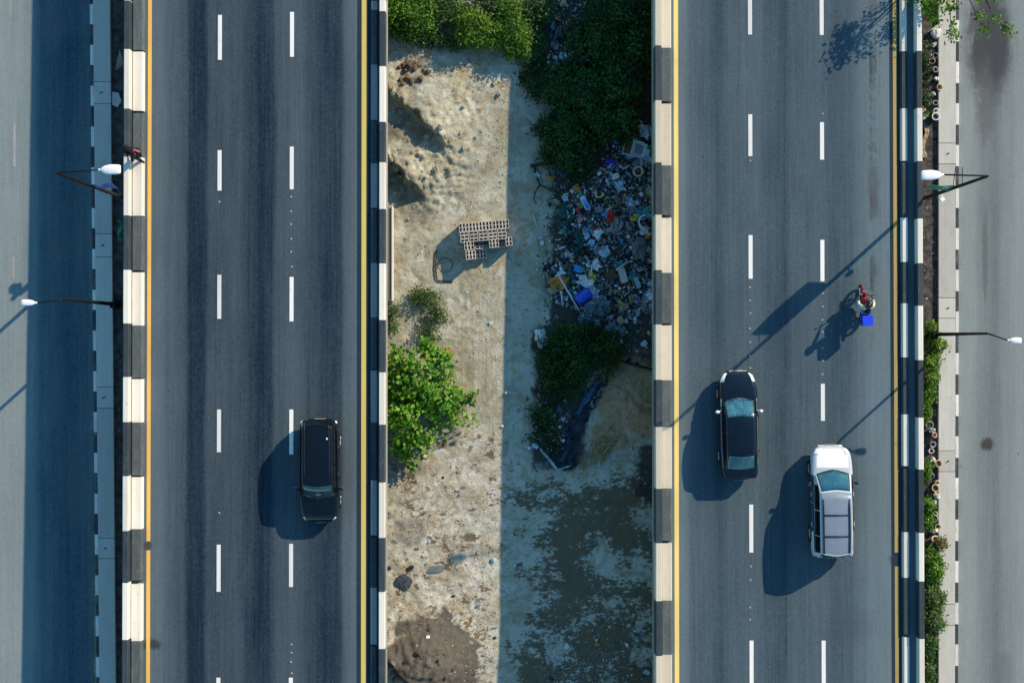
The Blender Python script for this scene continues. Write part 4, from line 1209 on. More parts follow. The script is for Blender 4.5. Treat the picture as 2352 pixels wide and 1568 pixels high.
white_suv = suv_spec(5.0, .955, 1.76, mat_carpaint('silver_white_car', (.46, .50, .54), .0, .3), glass=GL_TEAL, side_glass=GL_DARK, rear_glass=GL_DARK, cabin_paint=mat_carpaint('white_pillar', (.52, .58, .64), 0, .3),
                     roof=(2.05, 5.6, 1.9), roof_paint=mat_carpaint('silver_roof', (.20, .25, .31), .1, .35), door_paint=mat_carpaint('shaded_door', (.035, .042, .05), 0, .3), boot_paint=M['trim'], bonnet_paint=mat_carpaint('sunlit_bonnet', (.86, .86, .84), 0, .3), mirror_paint=M['trim'])  # door shade and bonnet sun glare are put into the paint colours
black_suv = suv_spec(4.62, .925, 1.70, mat_carpaint('black_paint', (.0015, .003, .006), .0, .12), glass=mat_screen('suv_screen', (.004, .030, .040), (.016, .10, .12)), side_glass=GL_DARK, rear_glass=GL_DARK,
                     belt_mat=M['trim'], tail_mat=M['lens'], trim_mat=M['trim'], taillights=[(.5, 1.5, 3.6, 4.3)], headlights=[(9.5, 10.4, 3.7, 4.6)], cowl=1.32, roof_front=.62)  # white tail lights paint the glints at the rear corners
# sedan: nose up the picture
pS = DP(1694, 975, 'R', .0); nose, tail_ = DP(1690, 858, 'R', .0), DP(1694.5, 1090, 'R', 0)
sd_root, sB, sC = make_car(sedan, 'parked_car', 'black sedan with blue windscreen driving on the lighter road', 'car', DP(1691, 974, 'R', .005), R(1.2))
sd_root.name = 'sedan_car'
ws_root, wB, wC = make_car(white_suv, 'estate_car', 'white and silver sport utility car with dark roof rails', 'car', DP(1902, 1148, 'R', .005), R(0.7))
bs_root, bB, bC = make_car(black_suv, 'estate_car', 'black sport utility car alone on the darker road', 'car', DP(739, 1078, 'L', .005), R(180.3))
for o in (sd_root, ws_root):
    o.rotation_euler[0] = math.atan(-.0147)
bs_root.rotation_euler[0] = math.atan(.0117)
# roof rails, cross bars and spoiler
for root, Cb, mat in ((ws_root, wC, M['trim']), (bs_root, bC, mat_plain('rail_grey', (.035, .04, .045), .35, .5, .3))):
    for sg in (1, -1):
        r_ = MB(); pts = [Cb.ev(2.35 + 3.1 * k / 12, 2.18, sg) + Vector((0, 0, .045 if 0 < k < 12 else 0.0)) for k in range(13)]
        r_.tube(pts, .030 if root is ws_root else .016, 6); r_.obj('roof_rail', mat, root, smooth=True)
    if root is ws_root:
        for s in (3.0, 3.92):
            b = MB(); b.tube([Cb.ev(s, 2.18, 1) + Vector((0, 0, .05)), Cb.ev(s, 3, 1) + Vector((0, 0, .055)), Cb.ev(s, 2.18, -1) + Vector((0, 0, .05))], .024, 6); b.obj('cross_bar', mat, root, smooth=True)
    sp = shaded(Cb.patch(5.45, 6.15, 2.1, 3, 4, 6, .03, both=True), 'spoiler', ws_root and (white_suv if root is ws_root else black_suv)['paint'], root, .03)
ant = MB(); ant.lathe([(.05, 0), (.045, .04), (.01, .06)], 10, Matrix.Translation(bC.ev(4.2, 2.35, -1))); ant.obj('antenna', M['lens'], bs_root, smooth=True)

# ------------------------------------------------------------------ people (skinned bodies)
def skin(name, verts, edges, radii, mat, parent, root=0, sub=2):
    me = bpy.data.meshes.new(name)
    me.from_pydata([tuple(v) for v in verts], edges, [])
    me.materials.append(mat)
    o = link(name, me, parent)
    m = o.modifiers.new('Skin', 'SKIN'); m.use_smooth_shade = True
    sv = me.skin_vertices[0].data
    for i, r in enumerate(radii):
        sv[i].radius = (r, r) if not hasattr(r, '__len__') else r
        sv[i].use_root = (i == root)
    s = o.modifiers.new('Subdivision', 'SUBSURF'); s.levels = sub; s.render_levels = sub
    return o

class Sk:
    def __init__(self): self.v, self.e, self.r = [], [], []
    def p(self, pos, r, prev=None):
        self.v.append(Vector(pos)); self.r.append(r)
        if prev is not None: self.e.append((prev, len(self.v) - 1))
        return len(self.v) - 1
    def hand(self, wrist, w, d, side, curl=.5):
        """palm, four fingers of different lengths and a thumb from the side"""
        d = Vector(d).normalized(); up = Vector((0, 0, 1)); sx = d.cross(up).normalized() * side
        c = self.p(w + d * .05, .022, wrist)
        pm = self.p(w + d * .09, .020, c)
        for k, ln in enumerate((.070, .080, .074, .058)):
            o = sx * (.03 - .02 * k)
            a = self.p(w + d * .10 + o, .009, pm)
            b_ = self.p(w + d * (.10 + ln * .5) + o - up * .012 * curl, .0085, a)
            self.p(w + d * (.10 + ln * (1 - .35 * curl)) + o - up * .05 * curl, .0075, b_)
        t = self.p(w + d * .06 + sx * .035, .011, c)
        self.p(w + d * .10 + sx * .05 - up * .02 * curl, .009, t)
    def obj(self, name, mat, parent, root=0): return skin(name, self.v, self.e, self.r, mat, parent, root)

m_skin = mat_plain('dark_skin', (.075, .040, .026), .5, .4, 0, .1)
m_hair = mat_plain('black_hair', (.010, .009, .009), .8, .2)
def person(label, loc, rotz, J, cols, head_cover, cat='person'):
    """J: joint positions of the pose"""
    root = thing('person', label, cat, loc, rotz)
    b = Sk()
    pel = b.p(J['pelvis'], .125); mid = b.p(Vector(J['pelvis']).lerp(Vector(J['chest']), .5), .115, pel); ch = b.p(J['chest'], .14, mid)
    nk = b.p(J['neck'], .058, ch); hd0 = b.p(Vector(J['neck']).lerp(Vector(J['head']), .55), .072, nk); hd = b.p(J['head'], .098, hd0)
    b.p(Vector(J['head']) + (Vector(J['head']) - Vector(J['neck'])).normalized() * .07, .085, hd)
    fw = Vector(J['face'])
    b.p(Vector(J['head']) + fw * .105 - Vector((0, 0, .01)), .018, hd)      # nose
    for sg, S in ((1, 'r'), (-1, 'l')):
        sh = b.p(J['sh' + S], .062, ch); el = b.p(J['el' + S], .046, sh); wr = b.p(J['ha' + S], .030, el)
        b.hand(wr, Vector(J['ha' + S]), Vector(J['ha' + S]) - Vector(J['el' + S]), sg, J.get('curl', .5))
        hp = b.p(J['hip' + S], .092, pel); kn = b.p(J['kn' + S], .062, hp); cf = b.p(Vector(J['kn' + S]).lerp(Vector(J['an' + S]), .35), .058, kn)
        an = b.p(J['an' + S], .040, cf); b.p(J['to' + S], .036, an)
    b.obj('body', m_skin, root)
    t = Sk(); a0 = t.p(J['pelvis'], .135); a1 = t.p(t.v[0].lerp(Vector(J['chest']), .5), .135, a0); a2 = t.p(J['chest'], .16, a1); t.p(Vector(J['chest']).lerp(Vector(J['neck']), .6), .085, a2)
    for S in 'rl':
        sh = t.p(J['sh' + S], .080, a2); el = t.p(J['el' + S], .062, sh); t.p(Vector(J['el' + S]).lerp(Vector(J['ha' + S]), .75 if cols.get('long') else .05), .05, el)
    t.obj('shirt', cols['shirt'], root)
    q = Sk(); a0 = q.p(J['pelvis'], .142)
    for S in 'rl':
        hp = q.p(J['hip' + S], .105, a0); kn = q.p(J['kn' + S], .078, hp); q.p(J['an' + S], .062, kn)
    q.obj('trousers', cols['trousers'], root)
    for S in 'rl':
        s = Sk(); a = s.p(J['an' + S], .055); m_ = s.p(Vector(J['an' + S]).lerp(Vector(J['to' + S]), .6), .052, a); s.p(J['to' + S], .046, m_); s.obj('shoe', M['rubber'], root)
    hc = Vector(J['head'])
    side = fw.cross(Vector((0, 0, 1))).normalized()
    for sg in (1, -1):
        e = MB(); e.blob(hc + fw * .088 + side * sg * .035 + Vector((0, 0, .02)), (.014, .014, .012), 8, 6); e.obj('eye', mat_plain('eye', (.6, .6, .58), .3), root, smooth=True)
        e = MB(); e.blob(hc + side * sg * .100, (.02, .03, .035), 8, 6); e.obj('ear', m_skin, root, smooth=True)
    if head_cover == 'helmet':
        h = MB(); h.blob(hc + Vector((0, -.01, .035)), (.150, .170, .135), 16, 10); h.obj('helmet', mat_carpaint('helmet_black', (.008, .008, .010), 0, .2), root, smooth=True)
        h = MB(); h.blob(hc + Vector((.0, -.015, .125)), (.06, .065, .045), 12, 8); h.obj('helmet_top', M['lamp_white'], root, smooth=True)
    else:
        h = MB(); h.blob(hc + Vector((0, -.012, .04)), (.115, .125, .105), 14, 9, .06, 4); h.obj('hair', m_hair, root, smooth=True)
    return root

# motorcycle
mc_loc = DP(1975.5, 702, 'R', .004); mc_rot = R(3.0)
mc = thing('motorcycle', 'red motorcycle with a royal blue box near the parapet', 'motorcycle', mc_loc, mc_rot)
mc.rotation_euler[0] = math.atan(-.0147)
m_red = mat_carpaint('moto_red', (.17, .006, .012), .1, .25)
for y in (.66, -.62):
    w = bpy.data.objects.new('wheel', None); COL.objects.link(w); w.parent = mc; w.location = (0, y, .30)
    Mx = Matrix.Rotation(R(90), 4, 'Y')
    t = MB(); t.lathe([(.215, -.065), (.285, -.06), (.30, -.03), (.30, .03), (.285, .06), (.215, .065)], 24, Mx, cap0=False, cap1=False); t.obj('tyre', M['rubber'], w, smooth=True)
    t = MB(); t.lathe([(.24, -.04), (.24, .04), (.215, .04), (.215, -.04), (.24, -.04)], 24, Mx, cap0=False, cap1=False)
    for i in range(6):
        a = math.pi * i / 3; t.tube([Mx @ Vector((.03 * math.cos(a), .03 * math.sin(a), 0)), Mx @ Vector((.22 * math.cos(a), .22 * math.sin(a), 0))], .012, 5)
    t.lathe([(.04, -.07), (.04, .07)], 10, Mx); t.obj('rim', M['alloy'], w, smooth=True)
b = MB(); b.tube([(0, .60, .32), (0, .42, .86), (0, .05, .72), (0, -.35, .70), (0, -.62, .32), (0, -.1, .30), (0, .35, .42), (0, .42, .86)], .035, 7); b.blob((0, .05, .42), (.20, .30, .20), 10, 7); b.blob((0, -.35, .55), (.17, .30, .16), 10, 7); b.blob((0, .36, .62), (.19, .10, .24), 10, 7); b.obj('frame', M['pole'], mc, smooth=True)
b = MB()
for sg in (1, -1): b.tube([(sg * .08, .66, .30), (sg * .09, .44, .90)], .026, 6)
b.obj('fork', M['chrome'], mc, smooth=True)
b = MB(); b.blob((0, .20, .84), (.19, .29, .14), 14, 9); b.obj('fuel_tank', m_red, mc, smooth=True)
b = MB(); b.blob((0, -.28, .80), (.15, .42, .075), 14, 8); b.obj('seat', M['rubber'], mc, smooth=True)
b = MB(); b.blob((0, .70, .60), (.085, .24, .05), 12, 7); b.obj('front_mudguard', m_red, mc, smooth=True)
b = MB(); b.blob((0, -.72, .60), (.09, .22, .05), 12, 7); b.obj('rear_mudguard', m_red, mc, smooth=True)
b = MB(); b.tube([(-.31, .34, 1.02), (-.20, .42, 1.03), (0, .46, .97), (.20, .42, 1.03), (.31, .34, 1.02)], .018, 7); b.obj('handlebar', M['pole'], mc, smooth=True)
b = MB(); b.blob((0, .56, .90), (.10, .08, .10), 12, 8); b.obj('headlight', M['lens'], mc, smooth=True)
b = MB(); b.blob((0, .52, .99), (.14, .10, .07), 12, 8); b.obj('headlight_cowl', m_red, mc, smooth=True)
for sg in (1, -1):
    b = MB(); b.tube([(sg * .25, .42, 1.03), (sg * .34, .42, 1.20)], .010, 5); b.blob((sg * .36, .42, 1.22), (.065, .02, .045), 10, 6); b.obj('mirror', M['pole'], mc, smooth=True)
    b = MB(); b.tube([(sg * .10, .05, .32), (sg * .28, .05, .30)], .02, 6); b.obj('footrest', M['pole'], mc)
b = MB(); b.tube([(.14, .10, .30), (.17, -.3, .30), (.18, -.75, .38)], [.03, .045, .05], 8); b.obj('exhaust', M['chrome'], mc, smooth=True)
b = MB(); b.box((0, -.62, .84), (.30, .46, .03)); b.obj('rack', M['pole'], mc)
bx = MB(); bx.box((0.0, -.72, 1.06), (.46, .44, .42)); bxo = bx.obj('delivery_box', mat_plain('royal_blue', (.010, .045, .62), .45, .4, 0, .05), mc, bevel=.03)
bx = MB(); bx.box((0.0, -.72, 1.29), (.48, .46, .045)); bx.obj('lid', mat_plain('royal_blue_lid', (.014, .06, .72), .4, .4, 0, .05), bxo, bevel=.015)
m_jean = mat_plain('light_blue_cloth', (.10, .36, .62), .8, .2); m_cream = mat_plain('cream_cloth', (.62, .56, .42), .85, .2); m_blk = mat_plain('black_cloth', (.012, .012, .014), .9, .2)
rider = person('person in black vest with cream sleeves riding the red motorcycle', mc_loc, mc_rot,
    dict(pelvis=(0, -.30, .94), chest=(0, -.10, 1.30), neck=(0, -.03, 1.45), head=(0, .03, 1.58), face=(0, 1, 0), shr=(.19, -.09, 1.37), shl=(-.19, -.09, 1.37), elr=(.31, .06, 1.12), ell=(-.31, .06, 1.12), har=(.28, .27, 1.06), hal=(-.28, .27, 1.06),
         hipr=(.11, -.27, .92), hipl=(-.11, -.27, .92), knr=(.27, .12, .86), knl=(-.27, .12, .86), anr=(.23, .02, .40), anl=(-.23, .02, .40), tor=(.23, .16, .345), tol=(-.23, .16, .345), curl=1.0),
    dict(shirt=m_cream, trousers=m_jean, long=True), 'helmet')
v_ = Sk(); a = v_.p((0, -.26, 1.02), .185); c = v_.p((0, -.16, 1.2), .195, a); d_ = v_.p((0, -.08, 1.36), .20, c); v_.obj('vest', m_blk, rider)
rider.scale = (1.12, 1.06, 1.06)
# person at the parapet of the darker road
pp = DP(327, 364, 'L', .004)
m_pink = mat_plain('pink_cloth', (.55, .13, .17), .85, .2)
walker = person('person in black clothes with a pink scarf at the white parapet block', pp, R(55),
    dict(pelvis=(0, 0, .92), chest=(0, .03, 1.30), neck=(0, .04, 1.47), head=(0, .07, 1.61), face=(0, 1, 0), shr=(.19, .02, 1.38), shl=(-.19, .02, 1.38), elr=(.29, .06, 1.10), ell=(-.30, .0, 1.10), har=(.24, .26, 1.02), hal=(-.30, .10, .86),
         hipr=(.10, 0, .90), hipl=(-.10, 0, .90), knr=(.12, .16, .50), knl=(-.11, -.04, .49), anr=(.12, .10, .08), anl=(-.11, -.22, .10), tor=(.13, .25, .03), tol=(-.11, -.08, .03)),
    dict(shirt=m_blk, trousers=m_blk, long=True), 'hair')
s = Sk(); a = s.p((-.16, .10, 1.44), .06); c = s.p((0, .15, 1.40), .055, a); d_ = s.p((.15, .10, 1.43), .06, c); e_ = s.p((.20, -.02, 1.46), .055, d_); s.p((.22, -.12, 1.36), .05, e_); s.obj('scarf', m_pink, walker)
bag = MB(); bag.blob((pp.x - .28, pp.y + .18, pp.z + 1.42), (.24, .20, .17), 14, 9, .10, 3); bag.blob((pp.x - .40, pp.y + .30, pp.z + 1.44), (.14, .12, .12), 12, 7, .1, 5)
tag(bag.obj('bundle', m_blk, smooth=True), 'dark cloth bundle carried by the person at the parapet', 'bundle')

# ------------------------------------------------------------------ street lamps and banners
def head_mb(c, d, L, W, T):
    """a flat street light head: c where the neck joins, d towards its far end"""
    d = Vector(d).normalized(); s = d.cross(Vector((0, 0, 1))).normalized(); up = s.cross(d)
    mb = MB(); secs = [(0, .16, .5), (.08, .45, .7), (.22, .80, 1), (.5, 1.0, 1), (.8, .97, .95), (.96, .88, .8), (1.0, .74, .5)]
    vs, fs = [], []
    for f, w, t in secs:
        for a in range(12):
            an = 2 * math.pi * a / 12
            ca, sa = math.cos(an), math.sin(an)
            ca = math.copysign(abs(ca) ** .5, ca); sa = math.copysign(abs(sa) ** .6, sa)
            vs.append(c + d * L * f + s * (W / 2 * w * ca) + up * (T / 2 * t * sa))
    for i in range(len(secs) - 1):
        for a in range(12):
            b_ = (a + 1) % 12
            fs.append((i * 12 + a, i * 12 + b_, (i + 1) * 12 + b_, (i + 1) * 12 + a))
    fs.append(tuple(range(11, -1, -1))); fs.append(tuple((len(secs) - 1) * 12 + a for a in range(12)))
    mb.add(vs, fs); return mb
def street_lamp(label, base, top, neck, far, r0, r1, ra, hw, ht, rods, group, box=False):
    root = thing('street_lamp', label, 'street lamp', base, group=group)
    L = lambda p: Vector(p) - Vector(base)
    b = MB(); b.tube([L(base), L(top)], [r0, r1], 8); b.obj('pole', M['pole'], root)
    b = MB(); b.box((0, 0, .02), (.45, .45, .04)); b.box((0, 0, .2), (.26, .26, .36)); b.obj('base', M['pole'], root, bevel=.02)
    e = L(top); n = L(neck)
    b = MB(); b.tube([e - Vector((0, 0, .25)), e, e + Vector((0, 0, .12)) + (n - e) * .06, e + (n - e) * .4 + Vector((0, 0, .10)), n], [ra * 1.3, ra * 1.3, ra * 1.1, ra, ra * .85], 7); b.obj('arm', M['pole'], root, smooth=True)
    d = (L(far) - n)
    b = MB(); b.tube([n, n + d.normalized() * .12], [ra * 1.1, ra * 1.3], 8); b.obj('clamp', M['lamp_white'], root)
    h = head_mb(n + d.normalized() * .08, d, d.length - .08, hw, ht).obj('lamp_head', M['lamp_white'], root, smooth=True)
    g = MB(); mid = n + d * .6; g.box(mid - Vector((0, 0, ht * .5)), (d.length * .5, hw * .7, .02), math.atan2(d.y, d.x)); g.obj('lens', M['lamp_lens'], h)
    for (z, dx, dy) in rods:
        t = (z - base[2]) / (top[2] - base[2]); p = L(Vector(base).lerp(Vector(top), t))
        b = MB(); b.tube([p, p + Vector((dx, dy, 0.02))], .016, 5); b.obj('bracket', M['pole'], root)
    if box:
        b = MB(); b.box((.12 if base[0] < 0 else -.12, -.05, 1.1), (.26, .3, .4)); b.obj('control_box', M['pole'], root, bevel=.02)
    return root
LG = 'tall street lamps with V-shaped arms beside the elevated roads'
zt = 13.1
tR = G(2268, 405, zt); tL = G(132, 398, zt)
def flat(p, z): return Vector((p.x, p.y, z))
street_lamp('tall lamp with white head and green banner over the sunlit pavement', flat(tR, 0.02), tR, G(2168, 401.5, zt + .75), G(2116, 402.5, zt + .8), .105, .062, .038, .40, .16, [(9.9, .0, .75), (8.6, .12, .95)], LG)
street_lamp('tall lamp with white head and blue banner over the shaded pavement', flat(tL, 0.02), tL, G(226, 390, zt + .55), G(277, 389, zt + .6), .105, .062, .038, .40, .16, [(10.2, -.25, -.9)], LG)
SG = 'thin street lamps reaching over the service roads'
pr = G(2147, 768); pl = G(262, 699)
street_lamp('thin lamp whose small white head hangs over the sunlit road', Vector((20.5, pr.y, .02)), Vector((20.5, pr.y, 8.4)), G(2314, 781, 8.6), G(2346, 782, 8.6), .10, .055, .035, .27, .12, [], SG, True)
street_lamp('thin lamp whose small white head hangs over the shaded road edge', Vector((-19.35, pl.y, .02)), Vector((-19.35, pl.y, 8.4)), G(86, 695.5, 8.6), G(49, 694.5, 8.6), .10, .055, .035, .27, .12, [], SG, True)

def banner(label, pole, z0, z1, dx, mats, dy=0.0, seed=0):
    mb = MB(); rows = []
    for i in range(13):
        f = i / 12; row = []
        for j in range(9):
            g = j / 8
            w = dx * g
            z = z1 + (z0 - z1) * f
            row.append((pole.x + w * (1 - .05 * math.sin(f * 5 + seed)), pole.y + dy * g + .05 * math.sin(g * 5 + f * 4 + seed) * g + .03 * math.sin(f * 7), z - .04 * g * math.sin(f * 3)))
        rows.append(row)
    mb.grid(rows)
    mb.m = [1 if ((i % 8) in (2, 3) and (i // 8) in (3, 4)) or ((i // 8) > 10) else 0 for i in range(len(mb.f))]
    o = mb.obj('banner', mats, smooth=True, solid=.006)
    return tag(o, label, 'banner', 'torn banners on the tall lamps')
m_gb = mat_plain('green_banner', (.02, .24, .13), .6, .4, 0, .35, 3); m_gb2 = mat_plain('pale_green', (.40, .72, .50), .6, .4)
m_bb = mat_plain('blue_banner', (.10, .16, .50), .6, .4, 0, .35, 3); m_bb2 = mat_plain('pink_banner', (.60, .42, .50), .6, .4)
banner('torn green banner hanging from the tall lamp over the sunlit pavement', tR, 7.55, 9.5, -1.0, [m_gb, m_gb2], .05, 1)
banner('blue and pink banner hanging from the tall lamp over the shaded pavement', tL, 7.2, 9.0, .85, [m_bb, m_bb2], .05, 2)
b = MB(); cpt = flat(tR, 6.8) ; b.box((cpt.x + .05, cpt.y - .32, 6.9), (.20, .16, .16), R(25)); b.box((cpt.x + .03, cpt.y - .12, 6.9), (.05, .24, .05)); b.obj('security_camera', M['lamp_white'], bevel=.015)
tag(bpy.data.objects['security_camera'], 'small white camera box fixed to the tall lamp below the green banner', 'camera')

# ------------------------------------------------------------------ pots along the sunlit pavement
m_pot = [mat_plain('pot_cream', (.66, .60, .48), .8, .3, 0, .2), mat_plain('pot_white', (.72, .72, .70), .7, .3, 0, .12), mat_plain('pot_grey', (.38, .37, .35), .8, .3, 0, .25), mat_plain('pot_tan', (.48, .38, .27), .85, .3, 0, .25)]
pot_me = []
for m_ in m_pot:
    mb = MB(); mb.lathe([(.11, 0), (.155, .26), (.185, .30), (.190, .335), (.160, .345), (.135, .30), (.125, .22)], 16, cap1=False); mb.lathe([(.001, .221), (.127, .22)], 16, mi=1, cap0=False, cap1=False)
    pot_me.append(mb.mesh('flower_pot', [m_, M['soil']], True))
pv = [101, 127, 145, 164, 180, 198, 217, 237, 250, 269] + [952, 972, 989, 1004, 1019, 1036, 1054, 1071, 1088, 1106, 1122, 1139, 1152, 1175, 1188, 1207, 1219, 1242]
pn = ['cream', 'white', 'grey', 'tan']
crush_me = []
for j, m_ in enumerate(m_pot):
    mb = MB(); mb.blob((0, 0, .16), (.19, .15, .15), 9, 6, .30, 40 + j); crush_me.append(mb.mesh('crushed_pot', m_))
for i, v in enumerate(pv):
    k = random.choice([0, 0, 1, 1, 2, 3])
    up = i < 10
    u = (2148 if up else 2139 + (0 if v < 1060 else 8)) + random.uniform(-5, 5)
    p = G(u, v + random.uniform(-3, 3), .2)
    crushed = i in (0, 4, 6, 12, 16, 21, 22, 26)
    o = link('flower_pot', crush_me[k] if crushed else pot_me[k], None, (p.x, p.y, .05)); o.rotation_euler = (random.uniform(-.42, .42), random.uniform(-.42, .42), random.uniform(0, 6))
    s = random.uniform(.72, 1.08); o.scale = (s * random.uniform(.85, 1.1), s, s)
    near = ('the hanging tree' if v < 150 else 'the open soil end') if up else ('the long green plant' if v < 1020 else 'the low leafy plant' if v < 1170 else 'the bushy plant')
    tag(o, '%s %s pot in the %s row beside the pavement, nearest %s' % ('crushed' if crushed else 'round', pn[k], 'upper' if up else 'lower', near), 'pot', 'round pots lined up along the sunlit pavement')
for (u, v, lab, c) in ((2149, 74, 'pale crumpled sheet at the head of the upper row of pots', (.55, .54, .50)), (2118, 262, 'small tan rag beside the end of the upper pot row', (.45, .36, .30))):
    p = G(u, v, .2); mb = MB(); mb.blob((p.x, p.y, .22), (.28, .34, .12), 9, 6, .28, int(u)); tag(mb.obj('rag', mat_plain('rag', c, .9), smooth=False), lab, 'rag')
p = G(2118, 320, .1); mb = MB()
mb.grid([[G(2122 + 4 * math.sin(i) - i * .8 + j * 5, 290 + i * 9, .12 + .03 * math.sin(i * 2 + j)) for j in range(3)] for i in range(9)])
tag(mb.obj('palm_frond', mat_plain('dry_tan', (.36, .27, .17), .9, .2, 0, .35), solid=.01), 'dry tan strip of dead leaf in the gap below the pots', 'dead leaf')
# pieces lying in the shaded gap
p = [G(u, v, .12) for u, v in ((257, 211), (272, 213), (279, 232), (270, 247), (257, 241))]
mb = MB(); mb.hexa([flat(q, .02) for q in p][::-1], [flat(q, .14) for q in p][::-1]); tag(mb.obj('broken_slab', M['slab'], bevel=.01), 'broken piece of grey slab in the shaded gap', 'slab piece')
mb = MB(); mb.grid([[G(272 + j * 3 + 3 * math.sin(i * .8), 505 + i * 6, .3 + .06 * math.sin(i * 1.3 + j)) for j in range(4)] for i in range(9)])
tag(mb.obj('cloth', mat_plain('green_cloth', (.02, .22, .13), .8), smooth=True, solid=.01), 'green cloth caught in the shaded gap below the tall lamp', 'cloth')

# ------------------------------------------------------------------ rubbish: big pieces first
def hz_(u, v): p = G(u, v); return gz(p.x, p.y)
def place(u, v, dz): p = on_ground(u, v); p.z += dz; return p
m_wp = mat_plain('white_plastic', (.62, .66, .68), .45, .4, 0, .12); m_gs = mat_plain('grey_slat', (.22, .25, .26), .6, .3); m_br = mat_plain('brown_board', (.30, .13, .06), .8)
c = place(1455, 345, .25); rt = thing('plastic_chair', 'white plastic chair with grey slatted seat on the rubbish under the trees', 'chair', c, R(-14))
mb = MB(); mb.box((.16, 0, .14), (.62, .72, .05)); mb.box((.50, 0, .20), (.16, .70, .14)); mb.obj('seat', m_wp, rt, bevel=.03)
for i in range(6):
    mb = MB(); mb.box((.03 + i * .07, 0, .18), (.05, .46, .025)); mb.obj('slat', m_gs, rt, bevel=.006)
for y in (.38, -.38):
    mb = MB(); mb.tube([(-.52, y * .9, .10), (-.1, y, .2), (.4, y, .2)], .035, 6); mb.obj('armrest', m_wp, rt, smooth=True)
for sx, sy in ((-.5, .33), (-.5, -.33), (.5, .33), (.5, -.33)):
    mb = MB(); mb.tube([(sx, sy, .14), (sx * 1.05, sy, -.3)], [.035, .025], 6); mb.obj('leg', m_wp, rt)
mb = MB(); mb.tube([(-.52, -.34, .12), (-.52, .34, .12)], .035, 6); mb.obj('cross_rail', m_wp, rt)
mb = MB(); mb.box((-.34, -.03, .03), (.3, .5, .03), R(10)); bb = mb.obj('board', m_br, None, loc=c); bb.rotation_euler = (0, 0, R(-14)); tag(bb, 'brown board showing through the frame of the white chair', 'board')
c = place(1339, 681, .42); mb = MB(); Mx = Matrix.Rotation(R(37), 4, 'Z') @ Matrix.Rotation(R(90), 4, 'Y')
m_bar = mat_plain('barrel_blue', (.008, .085, .60), .35, .5, 0, .12, 5)
rt = thing('barrel', 'royal blue plastic barrel lying on its side in the rubbish', 'barrel', c)
mb.lathe([(.24, -.40), (.275, -.37), (.28, -.15), (.295, -.13), (.28, -.11), (.28, .11), (.295, .13), (.28, .15), (.275, .37), (.24, .40)], 22, Mx); mb.obj('drum', m_bar, rt, smooth=True)
mb = MB(); mb.lathe([(.05, .40), (.05, .43)], 10, Mx @ Matrix.Translation((.12, 0, 0))); mb.obj('bung', M['trim'], rt)
def stick(label, pts, r, mat, name='pipe', cat='pipe', zadd=(.45, .40)):
    mb = MB(); P_ = [place(u, v, zadd[min(i, len(zadd) - 1)]) for i, (u, v) in enumerate(pts)]
    mb.tube(P_, r, 7); return tag(mb.obj(name, mat, smooth=True), label, cat)
m_pipe = mat_plain('pipe_white', (.60, .68, .72), .4)
stick('long pale pipe slanting across the rubbish beside the blue barrel', [(1284, 638), (1329, 714)], .040, m_pipe, zadd=(.62, .5))
stick('short pale pipe standing out beside the long one', [(1287, 668), (1292, 704)], .035, m_pipe, zadd=(.5, .45))
stick('thin teal pipe alongside the long pale pipe', [(1304, 668), (1330, 700)], .022, mat_plain('teal', (.05, .32, .30), .5), zadd=(.5, .45))
stick('white L-shaped pipe among the orange scraps', [(1346, 613), (1357, 614), (1356, 634)], .04, m_pipe, zadd=(.45, .45, .42))
stick('pale timber strip leaning by the grey concrete chunk', [(1413, 622), (1440, 602)], .055, mat_plain('pale_timber', (.42, .42, .40), .8), 'timber', 'timber', (.5, .55))
stick('thin white stick in the middle of the rubbish', [(1392, 486), (1405, 477)], .025, m_pipe, 'stick', 'stick')
stick('thin pale straw lying on the shaded sand', [(1224, 490), (1232, 519)], .025, m_pipe, 'stick', 'stick', (.05, .05))
stick('short pale straw lying nearest the green netting on shaded sand', [(1248, 502), (1258, 492)], .025, m_pipe, 'stick', 'stick', (.05, .05))
def slabbox(name, label, cat, u, v, s, rz, mat, dz=.4, tilt=(0, 0), bevel=.02):
    c = place(u, v, dz); mb = MB(); mb.box((0, 0, 0), s); o = mb.obj(name, mat, None, bevel=bevel, loc=c); o.rotation_euler = (tilt[0], tilt[1], rz); return tag(o, label, cat)
slabbox('concrete_chunk', 'long grey concrete chunk lying on the rubbish near the tan parapet', 'concrete', 1428, 634, (.32, .72, .16), R(18), M['slab'], .45, (.1, .1))
slabbox('wooden_board', 'dark brown board half buried beside the grey concrete chunk', 'board', 1402, 634, (.5, .5, .04), R(30), mat_plain('wet_board', (.10, .065, .035), .8), .32, (.1, .15))
slabbox('foam_board', 'pale blue speckled board leaning near the tan parapet', 'board', 1461, 650, (.22, .56, .05), R(22), mat_plain('speckled', (.34, .48, .62), .7, .3, 0, .5, 22), .5, (.2, .3))
rt = slabbox('tray', 'pale tray holding a bright blue sheet in the rubbish', 'tray', 1342, 470, (.26, .70, .05), R(28), m_wp, .55, (.05, .1))
for yy, cc in ((.08, (.08, .35, .75)), (-.18, (.03, .16, .70))):
    mb = MB(); mb.box((0, yy, .035), (.17, .24, .03)); mb.obj('sheet', mat_plain('tray_blue', cc, .5), rt)
slabbox('plastic_strip', 'bright red plastic strip beside the pale tray', 'strip', 1326, 488, (.12, .34, .05), R(35), mat_plain('red_plastic', (.60, .03, .02), .5), .5, (.1, .2), .015)
slabbox('indigo_sheet', 'indigo sheet lying below the white chair', 'sheet', 1400, 378, (.5, .3, .03), R(10), mat_plain('indigo', (.03, .02, .28), .6), .4, (.1, .1))
slabbox('foam_strip', 'small lilac strip on the indigo sheet', 'strip', 1398, 386, (.07, .30, .05), R(-42), mat_plain('lilac', (.60, .45, .75), .6), .46)
